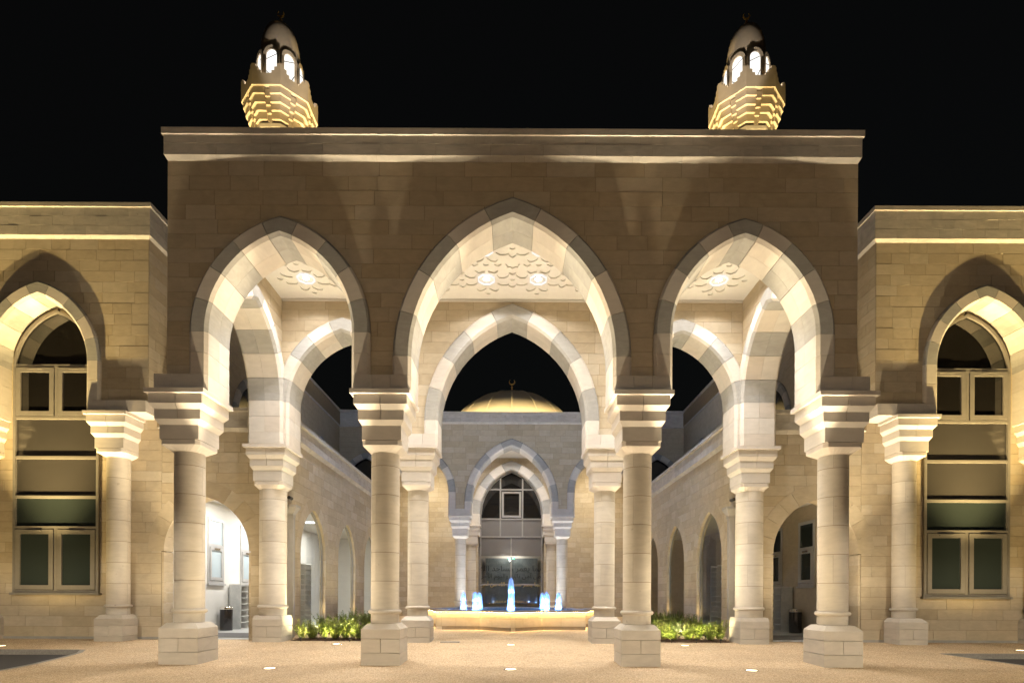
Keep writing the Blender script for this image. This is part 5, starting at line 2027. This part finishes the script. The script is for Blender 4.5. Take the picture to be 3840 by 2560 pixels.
SH = [shrub_mesh(300 + k) for k in range(6)]
shr = random.Random(17)
for s in (-1, 1):
    # beds: a strip along the arcade and one along the side wall
    def bed(x0, x1, y0, y1):
        b = MB()
        nx, ny = max(2, int((x1 - x0) / 0.15)), max(2, int((y1 - y0) / 0.15))
        V = []
        for j in range(ny + 1):
            for i in range(nx + 1):
                e = min(i, nx - i, j, ny - j)
                yy = y0 + (y1 - y0) * j / ny
                V.append((x0 + (x1 - x0) * i / nx, yy, gz(yy) + 0.006 + (0.0 if e == 0 else 0.03 + shr.uniform(-0.012, 0.018))))
        F = [(j * (nx + 1) + i, j * (nx + 1) + i + 1, (j + 1) * (nx + 1) + i + 1, (j + 1) * (nx + 1) + i) for j in range(ny) for i in range(nx)]
        b.add(V, F)
        o = b.build('mulch_bed', 'mulch')
        tag(o, 'strip of dark bark mulch under the shrubs' + SD[s], 'mulch', None, 'stuff')
        ch = MB()
        for k in range(int((x1 - x0) * (y1 - y0) * 190)):
            cx_, cy_ = shr.uniform(x0 - 0.03, x1 + 0.03), shr.uniform(y0 - 0.04, y1 + 0.03)
            a_ = shr.uniform(0, 3.14)
            l_, w_ = shr.uniform(0.02, 0.055), shr.uniform(0.008, 0.02)
            z_ = gz(cy_) + 0.045 + shr.uniform(-0.012, 0.012)
            if not (x0 < cx_ < x1 and y0 < cy_ < y1):
                z_ = gz(cy_) + 0.01
            dx, dy = math.cos(a_), math.sin(a_)
            tz = shr.uniform(-0.012, 0.012)
            ch.add([(cx_ - dx * l_ - dy * w_, cy_ - dy * l_ + dx * w_, z_ - tz), (cx_ + dx * l_ - dy * w_, cy_ + dy * l_ + dx * w_, z_ + tz), (cx_ + dx * l_ + dy * w_, cy_ + dy * l_ - dx * w_, z_ + tz + 0.004), (cx_ - dx * l_ + dy * w_, cy_ - dy * l_ - dx * w_, z_ - tz + 0.004)], [(0, 1, 2, 3)])
        oc = ch.build('bark_chips', 'bark')
        tag(oc, 'loose bark chips scattered over the mulch' + SD[s], 'mulch', None, 'stuff')
    xa, xb = sorted((s * 3.55, s * 6.35))
    bed(xa, xb, 16.0, 16.75)
    xa, xb = sorted((s * 5.55, s * 6.72))
    bed(xa, xb, 17.9, 27.5)
    spots = []
    for i in range(8):
        spots.append((s * (3.75 + 0.34 * i + shr.uniform(-0.05, 0.05)), 16.25 + shr.uniform(-0.08, 0.12), shr.uniform(0.98, 1.22), 0))
    for i in range(4):
        spots.append((s * (4.0 + 0.62 * i + shr.uniform(-0.1, 0.1)), 16.6 + shr.uniform(-0.05, 0.05), shr.uniform(0.85, 1.05), 0))
    for i in range(14):
        spots.append((s * (6.05 + (0.28 if i % 2 else -0.25) + shr.uniform(-0.06, 0.06)), 18.1 + 0.62 * i + shr.uniform(-0.1, 0.1), shr.uniform(0.95, 1.25), 1))
    for (px, py, sc, kd) in spots:
        root = empty('shrub', (px, py, gz(py) + 0.02), world_children=False)
        root.rotation_euler = (0, 0, shr.uniform(0, 6.28))
        root.scale = (sc * shr.uniform(0.9, 1.15), sc * shr.uniform(0.9, 1.15), sc)
        tag(root, ('small leafy shrub in the mulch between portico columns' if kd == 0 else 'low leafy shrub at the foot of the courtyard wall') + SD[s], 'shrub', 'shrubs between the portico columns' if kd == 0 else 'shrubs along the courtyard walls')
        lm, tm = SH[shr.randrange(6)]
        link(bpy.data.objects.new('leaves', lm), root)
        link(bpy.data.objects.new('stems', tm), root)
    for (lx, ly) in ((3.9, 15.92), (4.6, 15.92), (5.3, 15.92), (6.0, 15.92), (4.2, 16.9), (5.1, 16.9), (5.9, 16.9), (5.5, 18.6), (5.45, 20.8), (5.45, 23.2)):
        o = empty('garden_spotlight', (s * lx, ly, gz(ly)), world_children=False)
        tag(o, 'small spike spotlight hidden among the shrubs' + SD[s], 'spotlight', 'garden spotlights')
        MB().lathe([(0.012, 0), (0.012, 0.06), (0.03, 0.07), (0.034, 0.12), (0.030, 0.12), (0.028, 0.105)], 12).build('housing', 'black', o)
        MB().lathe([(0.028, 0.108), (0.002, 0.11)], 12).build('lens', 'lens', o)
        light('garden_beam', 'SPOT', (0, 0, 0.14), 75 if ly < 16 else (260 if ly < 17 else 130), (1.0, 0.88, 0.5), o, (0, 1.2 if ly < 16 else (-0.9 if ly < 17 else 0.2), 1.2), 0.03, 125, 0.9)

# ------------------------------------------------------------------ things in the corridors
for s in (-1, 1):
    lit = s < 0
    # shoe rack
    rk = empty('shoe_rack', (s * 9.98, 21.5, 0.2))
    tag(rk, 'marble-ended shoe rack with rows of white shelves in the bright corridor' if lit else 'marble-ended shoe rack with dark shelves in the unlit corridor', 'shoe rack')
    ya_, yb_ = 20.1, 24.3
    xw, xf = s * (XW - 0.06), s * 9.74
    box('end_panel', xw, xf, ya_, ya_ + 0.03, 0.205, 1.80, 'marble', rk)
    box('end_panel', xw, xf, yb_ - 0.03, yb_, 0.205, 1.80, 'marble', rk)
    box('top_panel', xw, xf, ya_, yb_, 1.803, 1.83, 'shelf', rk)
    box('back_panel', s * (XW - 0.055), s * (XW - 0.075), ya_ + 0.03, yb_ - 0.03, 0.205, 1.80, 'shelfback', rk)
    for k in range(8):
        zz = 0.215 + k * 0.222
        if k < 8 and zz < 1.79:
            box('shelf', s * (XW - 0.08), xf, ya_ + 0.032, yb_ - 0.032, zz, zz + 0.022, 'shelf', rk)
    for k in range(1, 8):
        yy = ya_ + (yb_ - ya_) * k / 8
        box('divider', s * (XW - 0.078), xf + s * 0.012, yy - 0.01, yy + 0.01, 0.205, 1.80, 'shelf', rk)
    # bin
    bn = empty('waste_bin', (s * 9.93, 19.45, 0.205), world_children=False)
    tag(bn, 'tall dark cylindrical bin with chrome rim in the bright corridor' if lit else 'tall black cylindrical bin with chrome rim in the unlit corridor', 'bin')
    MB().lathe([(0.2, 0), (0.205, 0.02), (0.21, 0.73)], 28, cap0=True).build('body', 'binblk', bn, smooth=True)
    MB().lathe([(0.212, 0.73), (0.215, 0.74), (0.213, 0.80), (0.195, 0.825), (0.17, 0.835)], 28).build('rim', 'chrome', bn, smooth=True)
    MB().lathe([(0.172, 0.834), (0.12, 0.838), (0.003, 0.840)], 28).build('lid', 'binblk', bn, smooth=True)
    # doormat
    dm = MB()
    xa, xb = sorted((s * 7.75, s * 10.05))
    dm.loft([[(xa, y_, gz(y_) + 0.006), (xb, y_, gz(y_) + 0.006), (xb, y_, gz(y_) + 0.02), (xa, y_, gz(y_) + 0.02)] for y_ in (16.85, 18.15)])
    o = dm.build('doormat', 'mat')
    tag(o, 'grey ribbed doormat just inside the bright corridor doorway' if lit else 'grey ribbed doormat just inside the unlit corridor doorway', 'doormat')
    # white shelving seen through the first courtyard window
    if lit:
        for k, yy in enumerate((18.6, 21.4, 24.2, 27.0)):
            cl = empty('ceiling_light', (s * 8.7, yy, 4.62), world_children=False)
            tag(cl, 'flat square light panel in the ceiling of the bright corridor', 'lamp', 'corridor ceiling lights')
            MB().box(-0.3, 0.3, -0.3, 0.3, -0.03, -0.002).build('frame', 'trim', cl)
            mk('diffuser', [(-0.27, -0.27, -0.033), (0.27, -0.27, -0.033), (0.27, 0.27, -0.033), (-0.27, 0.27, -0.033)], [(0, 3, 2, 1)], 'panel', cl)
            light('panel_light', 'AREA', (0, 0, -0.05), 105 if k < 2 else 95, (1.0, 0.96, 0.90), cl, (0, 0, -3), 0.5)
    rk2 = empty('shelf_unit', (s * 7.6, 21.0, 0.2))
    tag(rk2, 'tall white open shelf unit behind the first pointed corridor window' if lit else 'tall shelf unit in the dark behind the first pointed corridor window', 'shelf unit')
    x0_, x1_ = s * 8.1, s * 8.45
    for k in range(13):
        zz = 0.24 + k * 0.2
        box('shelf', x0_, x1_, 20.35, 22.6, zz, zz + 0.02, 'shelf', rk2)
    for yy in (20.35, 21.1, 21.85, 22.58):
        box('upright', s * 8.095, s * 8.44, yy, yy + 0.022, 0.205, 2.70, 'shelf', rk2)
    # downpipe with hopper
    dp = empty('downpipe', (s * 6.7, 16.95, 0.1))
    tag(dp, 'square grey downpipe with flared hopper' + SD[s], 'downpipe', 'rainwater downpipes')
    px, py = s * 6.705, 17.0
    for za, zb in ((0.1, 1.66), (1.67, 3.86)):
        MB().box(px - 0.09, px + 0.085, py - 0.08, py + 0.08, za, zb).build('pipe', 'pipe', dp)
    MB().box(px - 0.10, px + 0.09, py - 0.09, py + 0.09, 1.64, 1.70).build('collar', 'pipe', dp)
    MB().box(px - 0.11, px + 0.09, py - 0.10, py + 0.10, 3.82, 3.90).build('collar', 'pipe', dp)
    MB().loft([[(px - 0.10, py - 0.09, 3.9), (px + 0.09, py - 0.09, 3.9), (px + 0.09, py + 0.09, 3.9), (px - 0.10, py + 0.09, 3.9)],
               [(px - 0.20, py - 0.19, 4.10), (px + 0.09, py - 0.19, 4.10), (px + 0.09, py + 0.19, 4.10), (px - 0.20, py + 0.19, 4.10)] if s > 0 else
               [(px - 0.09, py - 0.19, 4.10), (px + 0.20, py - 0.19, 4.10), (px + 0.20, py + 0.19, 4.10), (px - 0.09, py + 0.19, 4.10)]]).build('hopper', 'pipe', dp)
    MB().box(px - 0.21, px + 0.21, py - 0.2, py + 0.2, 4.10, 4.18).build('hopper', 'pipe', dp)
    # security camera
    sc_ = empty('security_camera', (s * 6.64, 16.75, 4.36), world_children=False)
    tag(sc_, 'small black camera above the downpipe hopper' + SD[s], 'camera', 'security cameras')
    b = MB()
    b.loft([[(0.05 * math.cos(t), -0.12, 0.05 * math.sin(t)) for t in [2 * math.pi * k / 12 for k in range(12)]], [(0.05 * math.cos(t), 0.1, 0.05 * math.sin(t)) for t in [2 * math.pi * k / 12 for k in range(12)]]])
    b.build('body', 'black', sc_)
    MB().box(0, s * 0.16, -0.02, 0.02, -0.02, 0.02).build('bracket', 'black', sc_)

# drain cover beside the inner column
dc = MB()
dc.box(-2.0, -1.45, 15.75, 16.0, gz(15.8) - 0.05, gz(15.9) + 0.012)
tag(dc.build('drain_cover', 'kerb'), 'small rectangular drain cover set in the gravel by the fountain', 'drain cover')
